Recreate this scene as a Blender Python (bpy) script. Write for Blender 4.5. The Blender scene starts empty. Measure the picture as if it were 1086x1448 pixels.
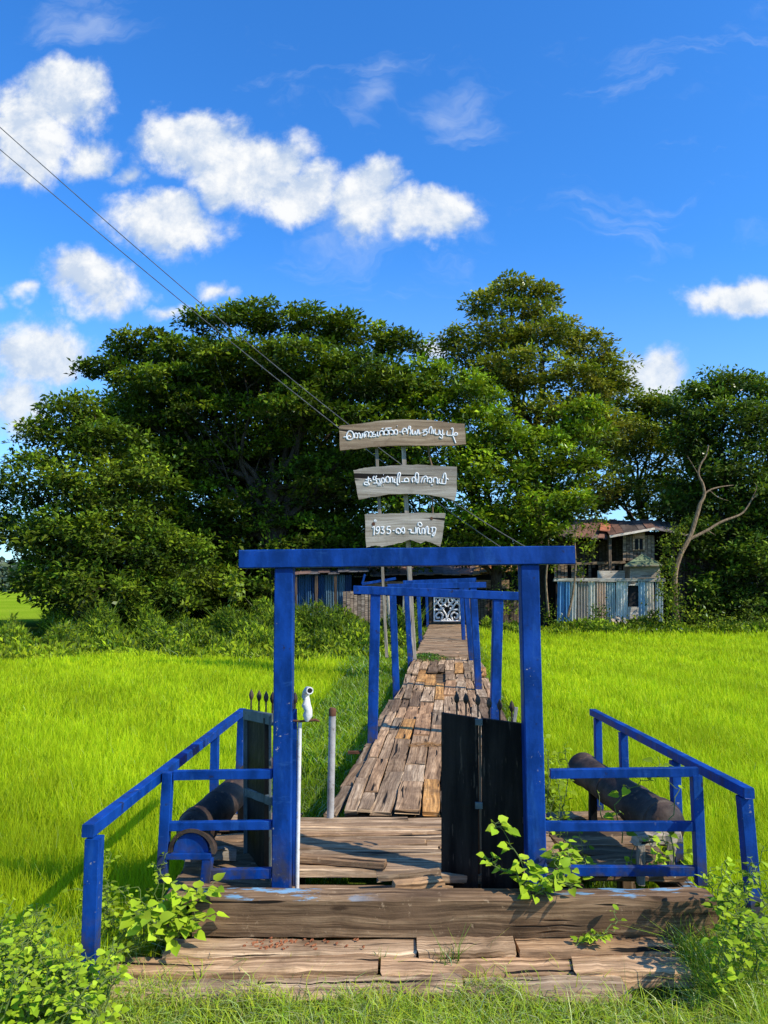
import bpy, math, random
import numpy as np
from mathutils import Vector, Matrix
random.seed(7); RNG = np.random.default_rng(11)
R = math.radians
S = bpy.context.scene
COL = S.collection
# ---------------------------------------------------------------- camera model
F_, CX, CY = 1046.0, 543.0, 724.0
TH = math.atan(101 / F_)
CAMZ = 1.6
def ray(px, py):
    x = (px - CX) / F_; y = (CY - py) / F_
    return Vector((x, math.cos(TH) - y * math.sin(TH), math.sin(TH) + y * math.cos(TH)))
def at(px, py, Y):
    d = ray(px, py); return d * (Y / d.y) + Vector((0, 0, CAMZ))
def gz(px, py, z):
    d = ray(px, py); return d * ((z - CAMZ) / d.z) + Vector((0, 0, CAMZ))
cam = bpy.data.cameras.new('camera'); co = bpy.data.objects.new('camera', cam); COL.objects.link(co)
co.location = (0, 0, CAMZ); co.rotation_euler = (math.pi / 2 + TH, 0, 0)
cam.sensor_fit = 'HORIZONTAL'; cam.sensor_width = 36; cam.lens = F_ / 1086 * 36
cam.clip_end = 6000; cam.clip_start = 0.05
S.camera = co
# ---------------------------------------------------------------- nodes
class NT:
    def __init__(s, tree): s.t = tree; tree.nodes.clear()
    def n(s, typ, **kw):
        nd = s.t.nodes.new(typ)
        for k, v in kw.items():
            if k[0] == '_': setattr(nd, k[1:], v)
        return nd
    def l(s, a, b): s.t.links.new(a, b)
    def setin(s, sock, v):
        if isinstance(v, bpy.types.NodeSocket): s.l(v, sock)
        else: sock.default_value = v
    def m(s, op, a, b=None, c=None, clamp=False):
        nd = s.t.nodes.new('ShaderNodeMath'); nd.operation = op; nd.use_clamp = clamp
        s.setin(nd.inputs[0], a)
        if b is not None: s.setin(nd.inputs[1], b)
        if c is not None: s.setin(nd.inputs[2], c)
        return nd.outputs[0]
    def noise(s, vec, scale, detail=4, rough=.55, dist=0., out=0, dim='3D'):
        nd = s.t.nodes.new('ShaderNodeTexNoise'); nd.noise_dimensions = dim
        if vec is not None: s.l(vec, nd.inputs['Vector'])
        nd.inputs['Scale'].default_value = scale; nd.inputs['Detail'].default_value = detail
        nd.inputs['Roughness'].default_value = rough; nd.inputs['Distortion'].default_value = dist
        return nd.outputs[out]
    def ramp(s, f, stops, interp='LINEAR'):
        nd = s.t.nodes.new('ShaderNodeValToRGB'); s.l(f, nd.inputs[0]); cr = nd.color_ramp; cr.interpolation = interp
        while len(cr.elements) < len(stops): cr.elements.new(.5)
        for e, (p, c) in zip(cr.elements, stops):
            e.position = p; e.color = (c, c, c, 1) if isinstance(c, (int, float)) else (*c, 1)
        return nd.outputs[0]
    def mix(s, f, a, b, mode='MIX'):
        nd = s.t.nodes.new('ShaderNodeMix'); nd.data_type = 'RGBA'; nd.blend_type = mode; nd.clamp_factor = True
        s.setin(nd.inputs[0], f)
        for i, v in ((6, a), (7, b)):
            if isinstance(v, tuple): v = (*v, 1) if len(v) == 3 else v
            s.setin(nd.inputs[i], v)
        return nd.outputs[2]
    def maprange(s, v, a, b, c=0., d=1., smooth=True):
        nd = s.t.nodes.new('ShaderNodeMapRange'); nd.interpolation_type = 'SMOOTHSTEP' if smooth else 'LINEAR'
        s.setin(nd.inputs[0], v)
        for i, x in enumerate((a, b, c, d)): nd.inputs[i + 1].default_value = x
        return nd.outputs[0]
    def mapping(s, vec, scale=(1, 1, 1), loc=(0, 0, 0)):
        nd = s.t.nodes.new('ShaderNodeMapping'); s.l(vec, nd.inputs[0]); nd.inputs['Scale'].default_value = scale
        nd.inputs['Location'].default_value = loc; return nd.outputs[0]
    def attr(s, name='Col'):
        nd = s.t.nodes.new('ShaderNodeAttribute'); nd.attribute_name = name; return nd.outputs['Color']
    def bump(s, h, strength=.3, dist=.01):
        nd = s.t.nodes.new('ShaderNodeBump'); s.l(h, nd.inputs['Height']); nd.inputs['Strength'].default_value = strength
        nd.inputs['Distance'].default_value = dist; return nd.outputs[0]
def mat(name, fn):
    m = bpy.data.materials.new(name); m.use_nodes = True; t = NT(m.node_tree)
    out = t.n('ShaderNodeOutputMaterial'); p = t.n('ShaderNodeBsdfPrincipled')
    r = fn(t, p)
    t.l(r if r is not None else p.outputs[0], out.inputs[0]); return m
def obj_co(t):
    return t.n('ShaderNodeTexCoord').outputs['Object']
def uv_co(t):
    return t.n('ShaderNodeTexCoord').outputs['UV']
def wood(dark, mid, light, rough=.85, moss=0, crack=True, paint=None, fs=1.0):
    def fn(t, p):
        uv = uv_co(t); oc = obj_co(t)
        wob = t.n('ShaderNodeVectorMath', _operation='SCALE'); t.l(t.noise(t.mapping(uv, (2.2, 5, 1)), 1, 2, .5, 0, 1), wob.inputs[0]); wob.inputs['Scale'].default_value = .05 / fs
        ad = t.n('ShaderNodeVectorMath', _operation='ADD'); t.l(uv, ad.inputs[0]); t.l(wob.outputs[0], ad.inputs[1]); w = ad.outputs[0]
        g = t.noise(t.mapping(w, (.9 * fs, 34 * fs, 1)), 1, 3, .6)
        g2 = t.noise(t.mapping(uv, (1.4, 7, 1), (3, 1, 0)), 1, 3, .6)
        c = t.ramp(g, [(.32, dark), (.48, mid), (.68, light)])
        c = t.mix(t.maprange(g2, .42, .66), c, (mid[0]*.62, mid[1]*.62, mid[2]*.64), 'MIX')
        c = t.mix(1.0, c, t.attr(), 'MULTIPLY')
        bl = t.noise(oc, 5, 5, .6)
        c = t.mix(t.maprange(bl, .5, .75, 0, .6), c, (dark[0]*1.1, dark[1]*1.1, dark[2]*1.1))
        cr = t.noise(t.mapping(w, (1.1 * fs, 22 * fs, 1), (7, 3, 0)), 1, 2, .5)
        ck = t.maprange(cr, .635, .67)
        fg = t.noise(t.mapping(w, (5 * fs, 130 * fs, 1)), 1, 3, .65)
        c = t.mix(t.maprange(fg, .36, .60, .55, 0), c, (dark[0]*.8, dark[1]*.75, dark[2]*.7))
        sp = t.noise(oc, 38, 4, .7); c = t.mix(t.maprange(sp, .60, .74, 0, .45), c, (dark[0]*.9, dark[1]*.85, dark[2]*.8))
        sp2 = t.noise(oc, 21, 4, .7); c = t.mix(t.maprange(sp2, .60, .72, 0, .45), c, light)
        if crack: c = t.mix(ck, c, (.012, .009, .006))
        kn = t.n('ShaderNodeTexVoronoi'); t.l(t.mapping(w, (2.2, 9, 1)), kn.inputs['Vector']); kn.inputs['Scale'].default_value = 1
        c = t.mix(t.maprange(kn.outputs['Distance'], .05, .14, .8, 0), c, (dark[0]*.4, dark[1]*.35, dark[2]*.3))
        if moss:
            ms = t.noise(oc, 9, 5, .7)
            c = t.mix(t.maprange(ms, .62, .74, 0, moss), c, (.06, .09, .015))
        if paint:
            ps = t.noise(t.mapping(oc, (1.5, 5, 5)), 3, 6, .65); sx = t.n('ShaderNodeSeparateXYZ'); t.l(oc, sx.inputs[0])
            geo = t.n('ShaderNodeNewGeometry'); ng = t.n('ShaderNodeSeparateXYZ'); t.l(geo.outputs['Normal'], ng.inputs[0])
            f = t.m('MULTIPLY', t.maprange(ps, .53, .6, 0, .8), t.maprange(ng.outputs[2], .3, .8))
            f = t.m('MULTIPLY', f, t.maprange(t.m('ABSOLUTE', sx.outputs[0]), .3, .75))
            c = t.mix(f, c, paint)
        t.setin(p.inputs['Base Color'], c); p.inputs['Roughness'].default_value = rough
        p.inputs['Specular IOR Level'].default_value = .2
        hb = t.noise(t.mapping(w, (.9 * fs, 34 * fs, 1)), 1, 1, .5)
        h = t.m('ADD', t.m('MULTIPLY', hb, .8), t.m('MULTIPLY', ck, -1.2))
        h = t.m('ADD', h, t.m('MULTIPLY', fg, .35)); h = t.m('ADD', h, t.m('MULTIPLY', sp, .3))
        t.l(t.bump(h, .75, .008), p.inputs['Normal'])
    return fn
M = {}
M['plank'] = mat('weathered_plank', wood((.11, .066, .034), (.40, .26, .145), (.66, .47, .28), moss=.35))
M['sill'] = mat('hewn_timber', wood((.07, .042, .022), (.33, .21, .115), (.58, .41, .24), paint=(.18, .40, .58)))
M['greywood'] = mat('grey_board', wood((.20, .165, .12), (.42, .365, .285), (.50, .45, .37), crack=True, fs=.8))
M['brownboard'] = mat('brown_board', wood((.19, .125, .075), (.44, .32, .20), (.52, .42, .29), crack=True, fs=.8))
M['shackwood'] = mat('shack_board', wood((.06, .042, .028), (.21, .155, .105), (.40, .31, .22)))
def f_blue(t, p):
    oc = obj_co(t); pos = t.n('ShaderNodeNewGeometry').outputs['Position']
    a = t.noise(t.mapping(pos, (4, 4, 1.6)), 2.2, 5, .65)
    c = t.mix(t.maprange(a, .35, .68), (.001, .028, .15), (.002, .055, .30))
    fade = t.noise(t.mapping(pos, (16, 16, 3.0)), 1, 5, .65)
    c = t.mix(t.maprange(fade, .54, .74, 0, .5), c, (.02, .10, .34))
    st = t.noise(t.mapping(pos, (5, 5, 26)), 1, 4, .7)
    c = t.mix(t.maprange(st, .60, .72, 0, .35), c, (.03, .11, .32))
    chip = t.noise(pos, 48, 3, .62); chip2 = t.noise(pos, 3, 3, .6)
    f = t.m('MULTIPLY', t.maprange(chip, .66, .69), t.maprange(chip2, .55, .66))
    c = t.mix(f, c, (.38, .36, .33))
    rs = t.noise(pos, 14, 5, .72); c = t.mix(t.maprange(rs, .62, .70, 0, .8), c, (.018, .016, .025))
    sx = t.n('ShaderNodeSeparateXYZ'); t.l(pos, sx.inputs[0])
    gr = t.m('MULTIPLY', t.maprange(sx.outputs[2], .02, .38, .9, 0), t.maprange(t.noise(pos, 11, 4, .6), .4, .65))
    c = t.mix(gr, c, (.06, .05, .035))
    t.setin(p.inputs['Base Color'], c); t.setin(p.inputs['Roughness'], t.maprange(a, .3, .7, .38, .65))
    p.inputs['Specular IOR Level'].default_value = .2
    t.l(t.bump(t.noise(pos, 30, 4, .6), .35, .005), p.inputs['Normal'])
M['blue'] = mat('blue_paint', f_blue)
def simple(c1, c2, rough=.7, scale=8, spec=.4, metal=0., bump=.3, spots=None, stretch=(1, 1, 1), useattr=False):
    def fn(t, p):
        oc = obj_co(t)
        a = t.noise(t.mapping(oc, stretch), scale, 5, .6)
        c = t.mix(t.maprange(a, .35, .68), c1, c2)
        if spots:
            f = t.maprange(t.noise(t.mapping(oc, stretch), scale * 3.1, 4, .65), .60, .68, 0, .85)
            c = t.mix(f, c, spots)
        if useattr: c = t.mix(1.0, c, t.attr(), 'MULTIPLY')
        t.setin(p.inputs['Base Color'], c); p.inputs['Roughness'].default_value = rough; p.inputs['Metallic'].default_value = metal; p.inputs['Specular IOR Level'].default_value = spec
        t.l(t.bump(t.noise(oc, scale * 4, 4, .6), bump, .006), p.inputs['Normal'])
    return fn
M['black'] = mat('black_paint', simple((.004, .004, .004), (.024, .020, .016), .6, 3.5, spec=.12, bump=.8, spots=(.07, .052, .036), stretch=(4, 4, .5)))
M['greygreen'] = mat('grey_green_paint', simple((.06, .085, .085), (.12, .15, .145), .7, 10, spots=(.04, .03, .02)))
M['iron'] = mat('old_iron', simple((.022, .015, .012), (.085, .058, .042), .62, 7, spec=.25, spots=(.14, .075, .04), bump=.6))
M['rust'] = mat('rusty_iron', simple((.08, .03, .015), (.16, .07, .03), .9, 12))
M['white'] = mat('white_paint', simple((.62, .60, .55), (.8, .79, .76), .5, 14, spots=(.45, .38, .30)))
M['pvc'] = mat('grey_pipe', simple((.28, .27, .25), (.45, .44, .42), .55, 10, spots=(.16, .13, .10)))
M['letter'] = mat('letter_paint', simple((.72, .72, .70), (.82, .82, .80), .6, 20))
M['dark'] = mat('dark_interior', simple((.006, .006, .007), (.015, .014, .013), .9, 6))
M['cable'] = mat('cable', simple((.09, .09, .10), (.16, .16, .17), .5, 6))
M['brick'] = mat('brick_rubble', simple((.24, .07, .025), (.40, .15, .06), .9, 40))
M['sheet'] = mat('corrugated_sheet', simple((.75, .72, .68), (1.1, 1.08, 1.02), .55, 3, spots=(.30, .17, .09), stretch=(3, 3, .6), useattr=True))
M['roof'] = mat('rusty_roof', simple((.55, .5, .48), (1, .95, .9), .8, 2.5, spots=(.4, .2, .1), useattr=True))
M['bark'] = mat('bark', simple((.055, .042, .03), (.15, .12, .09), .9, 9, bump=.8, stretch=(3, 3, .8), useattr=True))
def f_ground(t, p):
    oc = t.n('ShaderNodeNewGeometry').outputs['Position']
    a = t.noise(oc, 1.3, 6, .6); b = t.noise(oc, .09, 4, .5); f = t.noise(oc, 40, 4, .7)
    near = t.mix(t.maprange(f, .35, .65), (.030, .045, .008), (.075, .11, .012))
    c = t.mix(t.maprange(a, .55, .7, 0, .5), near, (.055, .042, .022))
    sx = t.n('ShaderNodeSeparateXYZ'); t.l(oc, sx.inputs[0])
    far = t.mix(t.maprange(b, .4, .6), (.20, .31, .012), (.26, .36, .02))
    c = t.mix(t.maprange(sx.outputs[1], 36, 48), c, far)
    t.setin(p.inputs['Base Color'], c); p.inputs['Roughness'].default_value = 1; p.inputs['Specular IOR Level'].default_value = 0
    t.l(t.bump(f, .8, .03), p.inputs['Normal'])
M['ground'] = mat('ground', f_ground)
def leafmat(trans=.35, gloss=.10, rough=.45):
    def fn(t, p):
        a = t.attr()
        d = t.n('ShaderNodeBsdfDiffuse'); t.l(a, d.inputs[0])
        tr = t.n('ShaderNodeBsdfTranslucent')
        t.l(t.mix(1., a, (1.25, 1.15, .45), 'MULTIPLY'), tr.inputs[0])
        m1 = t.n('ShaderNodeMixShader'); m1.inputs[0].default_value = trans; t.l(d.outputs[0], m1.inputs[1]); t.l(tr.outputs[0], m1.inputs[2])
        g = t.n('ShaderNodeBsdfGlossy'); g.inputs['Roughness'].default_value = rough; g.inputs[0].default_value = (1, 1, .95, 1)
        m2 = t.n('ShaderNodeMixShader')
        fr = t.n('ShaderNodeFresnel'); fr.inputs[0].default_value = 1.4
        t.l(t.m('MULTIPLY', fr.outputs[0], gloss * 4), m2.inputs[0])
        t.l(m1.outputs[0], m2.inputs[1]); t.l(g.outputs[0], m2.inputs[2])
        return m2.outputs[0]
    return fn
M['leaf'] = mat('leaf', leafmat(.25, .04, .5))
M['grass'] = mat('grass_blade', leafmat(.45, .05, .55))
# ---------------------------------------------------------------- objects
WLOC = {}
def tag(o, label=None, cat=None, group=None, kind=None):
    if label: o['label'] = label
    if cat: o['category'] = cat
    if group: o['group'] = group
    if kind: o['kind'] = kind
    return o
def thing(name, loc, label, cat, group=None):
    o = bpy.data.objects.new(name, None); COL.objects.link(o); o.location = Vector(loc); o.empty_display_size = .1
    WLOC[o] = Vector(loc); return tag(o, label, cat, group)
def link(name, me, m, parent, origin):
    o = bpy.data.objects.new(name, me); COL.objects.link(o); me.materials.append(m)
    if parent is not None:
        o.parent = parent; WLOC[o] = WLOC[parent]
    else:
        o.location = origin; WLOC[o] = Vector(origin)
    return o
class MB:
    def __init__(s): s.v = []; s.f = []; s.uv = []; s.c = []
    def face(s, idx, uvs, col): s.f.append(idx); s.uv.append(uvs); s.c.append(col)
    def beam(s, p0, p1, w, h, up=(0, 0, 1), col=(1, 1, 1), ch=.12, segs=1, jit=0., taper=1., warp=0.):
        p0 = Vector(p0); p1 = Vector(p1); ax = (p1 - p0); L = ax.length; ax.normalize()
        up = Vector(up); side = ax.cross(up)
        if side.length < 1e-4: side = ax.cross(Vector((0, 1, 0)))
        side.normalize(); up = side.cross(ax).normalized()
        c = min(w, h) * ch; a = w / 2; b = h / 2
        prof = [(-a + c, -b), (a - c, -b), (a, -b + c), (a, b - c), (a - c, b), (-a + c, b), (-a, b - c), (-a, -b + c)]
        base = len(s.v); u0 = random.uniform(0, 50); v0 = random.uniform(0, 50)
        per = [0]
        for i in range(8):
            x0, y0 = prof[i]; x1, y1 = prof[(i + 1) % 8]; per.append(per[-1] + math.hypot(x1 - x0, y1 - y0))
        wph = random.uniform(0, 6)
        for k in range(segs + 1):
            f = k / segs; q = p0.lerp(p1, f); sc = 1 + (taper - 1) * f
            wx = warp * math.sin(f * 3.1 + wph); wz = warp * .6 * math.sin(f * 4.3 + wph * 2)
            e = 0
            if jit and k in (0, segs): e = 1
            for (x, y) in prof:
                jx = random.gauss(0, jit); jy = random.gauss(0, jit * .6); jl = random.gauss(0, jit * 1.6) if e else 0
                s.v.append(q + side * (x * sc + jx + wx) + up * (y * sc + jy + wz) + ax * jl)
        for k in range(segs):
            for i in range(8):
                j = (i + 1) % 8; A = base + k * 8; B = A + 8
                ua = u0 + L * k / segs; ub = u0 + L * (k + 1) / segs
                s.face((A + i, B + i, B + j, A + j), ((ua, v0 + per[i]), (ub, v0 + per[i]), (ub, v0 + per[i + 1]), (ua, v0 + per[i + 1])), col)
        for k, fl in ((0, False), (segs, True)):
            idx = [base + k * 8 + i for i in range(8)]; uvs = [(u0 + prof[i][0] * .3, v0 + prof[i][1]) for i in range(8)]
            if fl: idx.reverse(); uvs.reverse()
            s.face(tuple(idx), tuple(uvs), col)
    def tube(s, pts, rads, n=8, col=(1, 1, 1), caps=True):
        pts = [Vector(p) for p in pts]
        if isinstance(rads, (int, float)): rads = [rads] * len(pts)
        base = len(s.v); t = (pts[1] - pts[0]).normalized()
        nrm = t.cross(Vector((0, 0, 1)));
        if nrm.length < 1e-3: nrm = t.cross(Vector((0, 1, 0)))
        nrm.normalize(); L = 0; Ls = []
        for i, p in enumerate(pts):
            if 0 < i < len(pts) - 1: t = (pts[i + 1] - pts[i - 1]).normalized()
            elif i: t = (pts[i] - pts[i - 1]).normalized()
            nrm = (nrm - t * nrm.dot(t)).normalized(); b = t.cross(nrm)
            if i: L += (pts[i] - pts[i - 1]).length
            Ls.append(L)
            for k in range(n):
                an = 2 * math.pi * k / n; s.v.append(p + (nrm * math.cos(an) + b * math.sin(an)) * rads[i])
        for i in range(len(pts) - 1):
            for k in range(n):
                j = (k + 1) % n; A = base + i * n; B = A + n
                s.face((A + k, A + j, B + j, B + k), ((Ls[i], k / n), (Ls[i], (k + 1) / n), (Ls[i + 1], (k + 1) / n), (Ls[i + 1], k / n)), col)
        if caps:
            s.face(tuple(base + k for k in range(n))[::-1], tuple((0, 0) for _ in range(n)), col)
            e = base + (len(pts) - 1) * n
            s.face(tuple(e + k for k in range(n)), tuple((0, 0) for _ in range(n)), col)
    def lathe(s, p0, p1, prof, n=24, col=(1, 1, 1)):       # prof: (t, r)
        p0 = Vector(p0); p1 = Vector(p1)
        s.tube_raw([p0.lerp(p1, t) for t, r in prof], [r for t, r in prof], (p1 - p0).normalized(), n, col)
    def tube_raw(s, pts, rads, t, n, col):
        nrm = t.cross(Vector((0, 0, 1)))
        if nrm.length < 1e-3: nrm = Vector((1, 0, 0))
        nrm.normalize(); b = t.cross(nrm); base = len(s.v)
        for p, r in zip(pts, rads):
            for k in range(n):
                an = 2 * math.pi * k / n; s.v.append(p + (nrm * math.cos(an) + b * math.sin(an)) * r)
        for i in range(len(pts) - 1):
            for k in range(n):
                j = (k + 1) % n; A = base + i * n; B = A + n
                s.face((A + k, A + j, B + j, B + k), ((i * .1, k / n), (i * .1, (k + 1) / n), (i * .1 + .1, (k + 1) / n), (i * .1 + .1, k / n)), col)
    def slab(s, outline, off, col=(1, 1, 1), uvs=1.0):          # outline: list of Vectors, extruded by off
        n = len(outline); base = len(s.v); off = Vector(off); o0 = outline[0]
        for p in outline: s.v.append(Vector(p))
        for p in outline: s.v.append(Vector(p) + off)
        u0 = random.uniform(0, 40)
        uvf = lambda p: ((p - o0).x * uvs + u0, ((p - o0).z + (p - o0).y) * uvs)
        s.face(tuple(range(base, base + n)), tuple(uvf(Vector(p)) for p in outline), col)
        s.face(tuple(range(base + 2 * n - 1, base + n - 1, -1)), tuple(uvf(Vector(p)) for p in reversed(outline)), col)
        for i in range(n):
            j = (i + 1) % n
            s.face((base + j, base + i, base + n + i, base + n + j), ((u0, 0), (u0 + .1, 0), (u0 + .1, .1), (u0, .1)), col)
    def build(s, name, m, parent=None, smooth=False):
        if parent is not None: org = WLOC[parent]
        else:
            xs = [v[0] for v in s.v]; ys = [v[1] for v in s.v]; zs = [v[2] for v in s.v]
            org = Vector(((min(xs) + max(xs)) / 2, (min(ys) + max(ys)) / 2, min(zs)))
        me = bpy.data.meshes.new(name); me.from_pydata([Vector(v) - org for v in s.v], [], s.f)
        ul = me.uv_layers.new(name='UVMap'); fu = [c for f in s.uv for p in f for c in p]; ul.data.foreach_set('uv', fu)
        ca = me.color_attributes.new('Col', 'FLOAT_COLOR', 'CORNER')
        fc = [c for f, col in zip(s.f, s.c) for _ in f for c in (col[0], col[1], col[2], 1)]
        ca.data.foreach_set('color', fc)
        if smooth:
            me.polygons.foreach_set('use_smooth', [True] * len(me.polygons)); 
        o = link(name, me, m, parent, org)
        if smooth:
            me.set_sharp_from_angle(angle=R(40))
        return o
def npmesh(name, V, Q, C, m, parent=None, origin=None):
    org = WLOC[parent] if parent is not None else Vector(origin if origin is not None else (V[:, 0].mean(), V[:, 1].mean(), V[:, 2].min()))
    V = V - np.array(org)
    me = bpy.data.meshes.new(name); me.vertices.add(len(V)); me.vertices.foreach_set('co', V.astype(np.float32).ravel())
    me.loops.add(Q.size); me.loops.foreach_set('vertex_index', Q.astype(np.int32).ravel())
    me.polygons.add(len(Q)); me.polygons.foreach_set('loop_start', np.arange(len(Q), dtype=np.int32) * Q.shape[1])
    me.update(calc_edges=True)
    ca = me.color_attributes.new('Col', 'FLOAT_COLOR', 'POINT'); ca.data.foreach_set('color', np.c_[C, np.ones(len(C))].astype(np.float32).ravel())
    return link(name, me, m, parent, org)
def unit(a): return a / np.maximum(np.linalg.norm(a, axis=-1, keepdims=True), 1e-9)
def leaf_arrays(P, ax, nr, Ln, Wd, C, broad=False, fold=.25):
    """P leaf bases, ax leaf axis, nr leaf normal."""
    n = len(P); ax = unit(ax); sd = unit(np.cross(ax, nr)); nr = np.cross(sd, ax)
    Ln = np.broadcast_to(Ln, (n,))[:, None]; Wd = np.broadcast_to(Wd, (n,))[:, None]
    if broad:
        rel = [(0, 0, 0), (.3, 0, .1), (.65, 0, 0), (1, 0, -.5)]
        for sg in (1, -1): rel += [(-.07, .24 * sg, .5), (.14, .5 * sg, 1), (.5, .42 * sg, .8), (.8, .16 * sg, -.05)]
        V = np.stack([P + ax * Ln * a + sd * Wd * b + nr * Wd * fold * c for a, b, c in rel], 1)
        q = np.array([[0, 4, 5, 1], [1, 5, 6, 2], [2, 6, 7, 3], [0, 1, 9, 8], [1, 2, 10, 9], [2, 3, 11, 10]])
    else:
        rel = [(0, 0, 0), (.45, .5, fold), (1, 0, 0), (.45, -.5, fold)]
        V = np.stack([P + ax * Ln * a + sd * Wd * b + nr * Wd * c for a, b, c in rel], 1)
        q = np.array([[0, 1, 2, 3]])
    k = V.shape[1]; Q = (q[None] + (np.arange(n) * k)[:, None, None]).reshape(-1, 4)
    return V.reshape(-1, 3), Q, np.repeat(C, k, 0)
def blades(P, H, Wd, lean, C0, C1, az=None):
    n = len(P); az = RNG.uniform(0, 2 * np.pi, n) if az is None else az
    la = RNG.uniform(0, 2 * np.pi, n)
    side = np.stack([np.cos(az), np.sin(az), np.zeros(n)], 1); ld = np.stack([np.cos(la), np.sin(la), np.zeros(n)], 1)
    up = np.array([0, 0, 1.]); H = H[:, None]; W2 = Wd[:, None] / 2; lean = lean[:, None]
    mid = P + up * H * .55 + ld * H * lean * .3; tip = P + up * H * (1 - lean * .35) + ld * H * lean
    V = np.stack([P - side * W2, P + side * W2, mid + side * W2 * .8, mid - side * W2 * .8, tip + side * W2 * .12, tip - side * W2 * .12], 1)
    q = np.array([[0, 1, 2, 3], [3, 2, 4, 5]]); Q = (q[None] + (np.arange(n) * 6)[:, None, None]).reshape(-1, 4)
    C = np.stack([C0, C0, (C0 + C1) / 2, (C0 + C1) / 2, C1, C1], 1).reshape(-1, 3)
    return V.reshape(-1, 3), Q, C
def merge(parts):
    Vs, Qs, Cs = [], [], []; off = 0
    for V, Q, C in parts: Vs.append(V); Qs.append(Q + off); Cs.append(C); off += len(V)
    return np.concatenate(Vs), np.concatenate(Qs), np.concatenate(Cs)
def sm(a, b, x):
    t = np.clip((x - a) / (b - a), 0, 1); return t * t * (3 - 2 * t)
# ---------------------------------------------------------------- ground
def gh(x, y):
    x = np.asarray(x, float); y = np.asarray(y, float)
    z = -0.5 + .33 * sm(4.3, 3.55, y) + .03 * np.sin(x * 1.3 + 1) * np.sin(y * .9) * sm(40, 20, y)
    z = z + .012 * np.sin(x * 7.1 + y * 3) * np.sin(y * 6.3 - x) * sm(12, 4, y)
    isl = sm(22, 27, y) * sm(60, 45, y) * sm(-22, -14, x) * .25
    return z + isl
def grid_lines(a, b, st, far):
    c = list(np.arange(a, b, st)); pre = []; x = a; s = st
    while x > -far: s *= 1.35; x -= s; pre.append(x)
    post = []; x = c[-1]; s = st
    while x < far: s *= 1.35; x += s; post.append(x)
    return np.array(pre[::-1] + c + post)
gx = grid_lines(-8, 8, .12, 3000); gy = grid_lines(0, 12, .12, 3000)
X, Y = np.meshgrid(gx, gy); Z = gh(X, Y)
V = np.stack([X.ravel(), Y.ravel(), Z.ravel()], 1); nx = len(gx); ny = len(gy)
ii = (np.arange(ny - 1)[:, None] * nx + np.arange(nx - 1)[None]).ravel()
Q = np.stack([ii, ii + 1, ii + nx + 1, ii + nx], 1)
g = npmesh('ground', V, Q, np.full((len(V), 3), .5), M['ground'], None, (0, 0, 0)); g['kind'] = 'structure'
g.data.polygons.foreach_set('use_smooth', [True] * len(g.data.polygons))
# bridge centre line
def bx(y): return .41 + .0863 * (y - 5.18)
DW = .66          # half width of the deck
# ---------------------------------------------------------------- rice fields and grasses
def rnd_field(n, y0, y1, xl, xr, p=1.0):
    y = y0 + (y1 - y0) * RNG.uniform(0, 1, n) ** p; x = RNG.uniform(0, 1, n)
    L = xl(y); Rr = xr(y); return L + (Rr - L) * x, y
def colvar(n, c, j, patch=None):
    C = np.tile(np.array(c), (n, 1)) * (1 + RNG.normal(0, j, (n, 1))); C[:, 0] *= 1 + RNG.normal(0, j * .6, n)
    if patch is not None: C *= patch[:, None]
    return np.clip(C, .003, .9)
def patch(x, y): return .94 - .10 * sm(9, 4, y) + .10 * np.sin(x * 5.1 + 2 * np.sin(y * 1.9)) * np.sin(y * 3.7) + .10 * np.sin(x * .7 + 1.3 * np.sin(y * .35)) * np.sin(y * .5 + x * .2) + .06 * np.sin(x * 2.1 + y * 1.7)
def rice(name, side, label):
    parts = []
    for (y0, y1, n, w, h) in ((3.3, 6, 34000, .006, .33), (6, 10, 46000, .010, .34), (10, 17, 60000, .018, .34), (17, 24.5, 52000, .032, .34), (24.5, 30, 16000, .045, .32)):
        if side < 0:
            xl = lambda y: -.60 * y - .8; xr = lambda y: np.where(y < 4.3, -1.22, np.where(y < 6.6, -1.22 + (y - 4.3) * .1, bx(y) - 1.5 - .045 * y))
        else:
            xl = lambda y: np.where(y < 6.2, 1.76, bx(y) + 1.0); xr = lambda y: .60 * y + .9
        x, y = rnd_field(n, y0, y1, xl, xr)
        if side < 0: k = y < 19.0 + .8 * np.sin(x * .8)
        else: k = y < 27.6 + .5 * np.sin(x * 1.1)
        k &= ~((y < 3.9) & (RNG.uniform(0, 1, n) < .55))
        x, y = x[k], y[k]; m = len(x); pt = patch(x, y)
        P = np.stack([x, y, gh(x, y)], 1)
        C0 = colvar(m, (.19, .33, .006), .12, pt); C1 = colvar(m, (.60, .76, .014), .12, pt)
        hh = h * RNG.uniform(.65, 1.12, m) * np.where(y < 4.2, .7, 1)
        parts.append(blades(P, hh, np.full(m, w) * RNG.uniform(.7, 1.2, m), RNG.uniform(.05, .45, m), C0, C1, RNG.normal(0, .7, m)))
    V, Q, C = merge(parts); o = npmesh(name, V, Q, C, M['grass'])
    tag(o, label, 'rice field', None, 'stuff')
rice('rice_field', -1, 'bright lime green young rice left of the wooden footbridge')
rice('rice_field', 1, 'bright lime green young rice right of the wooden footbridge')
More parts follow.
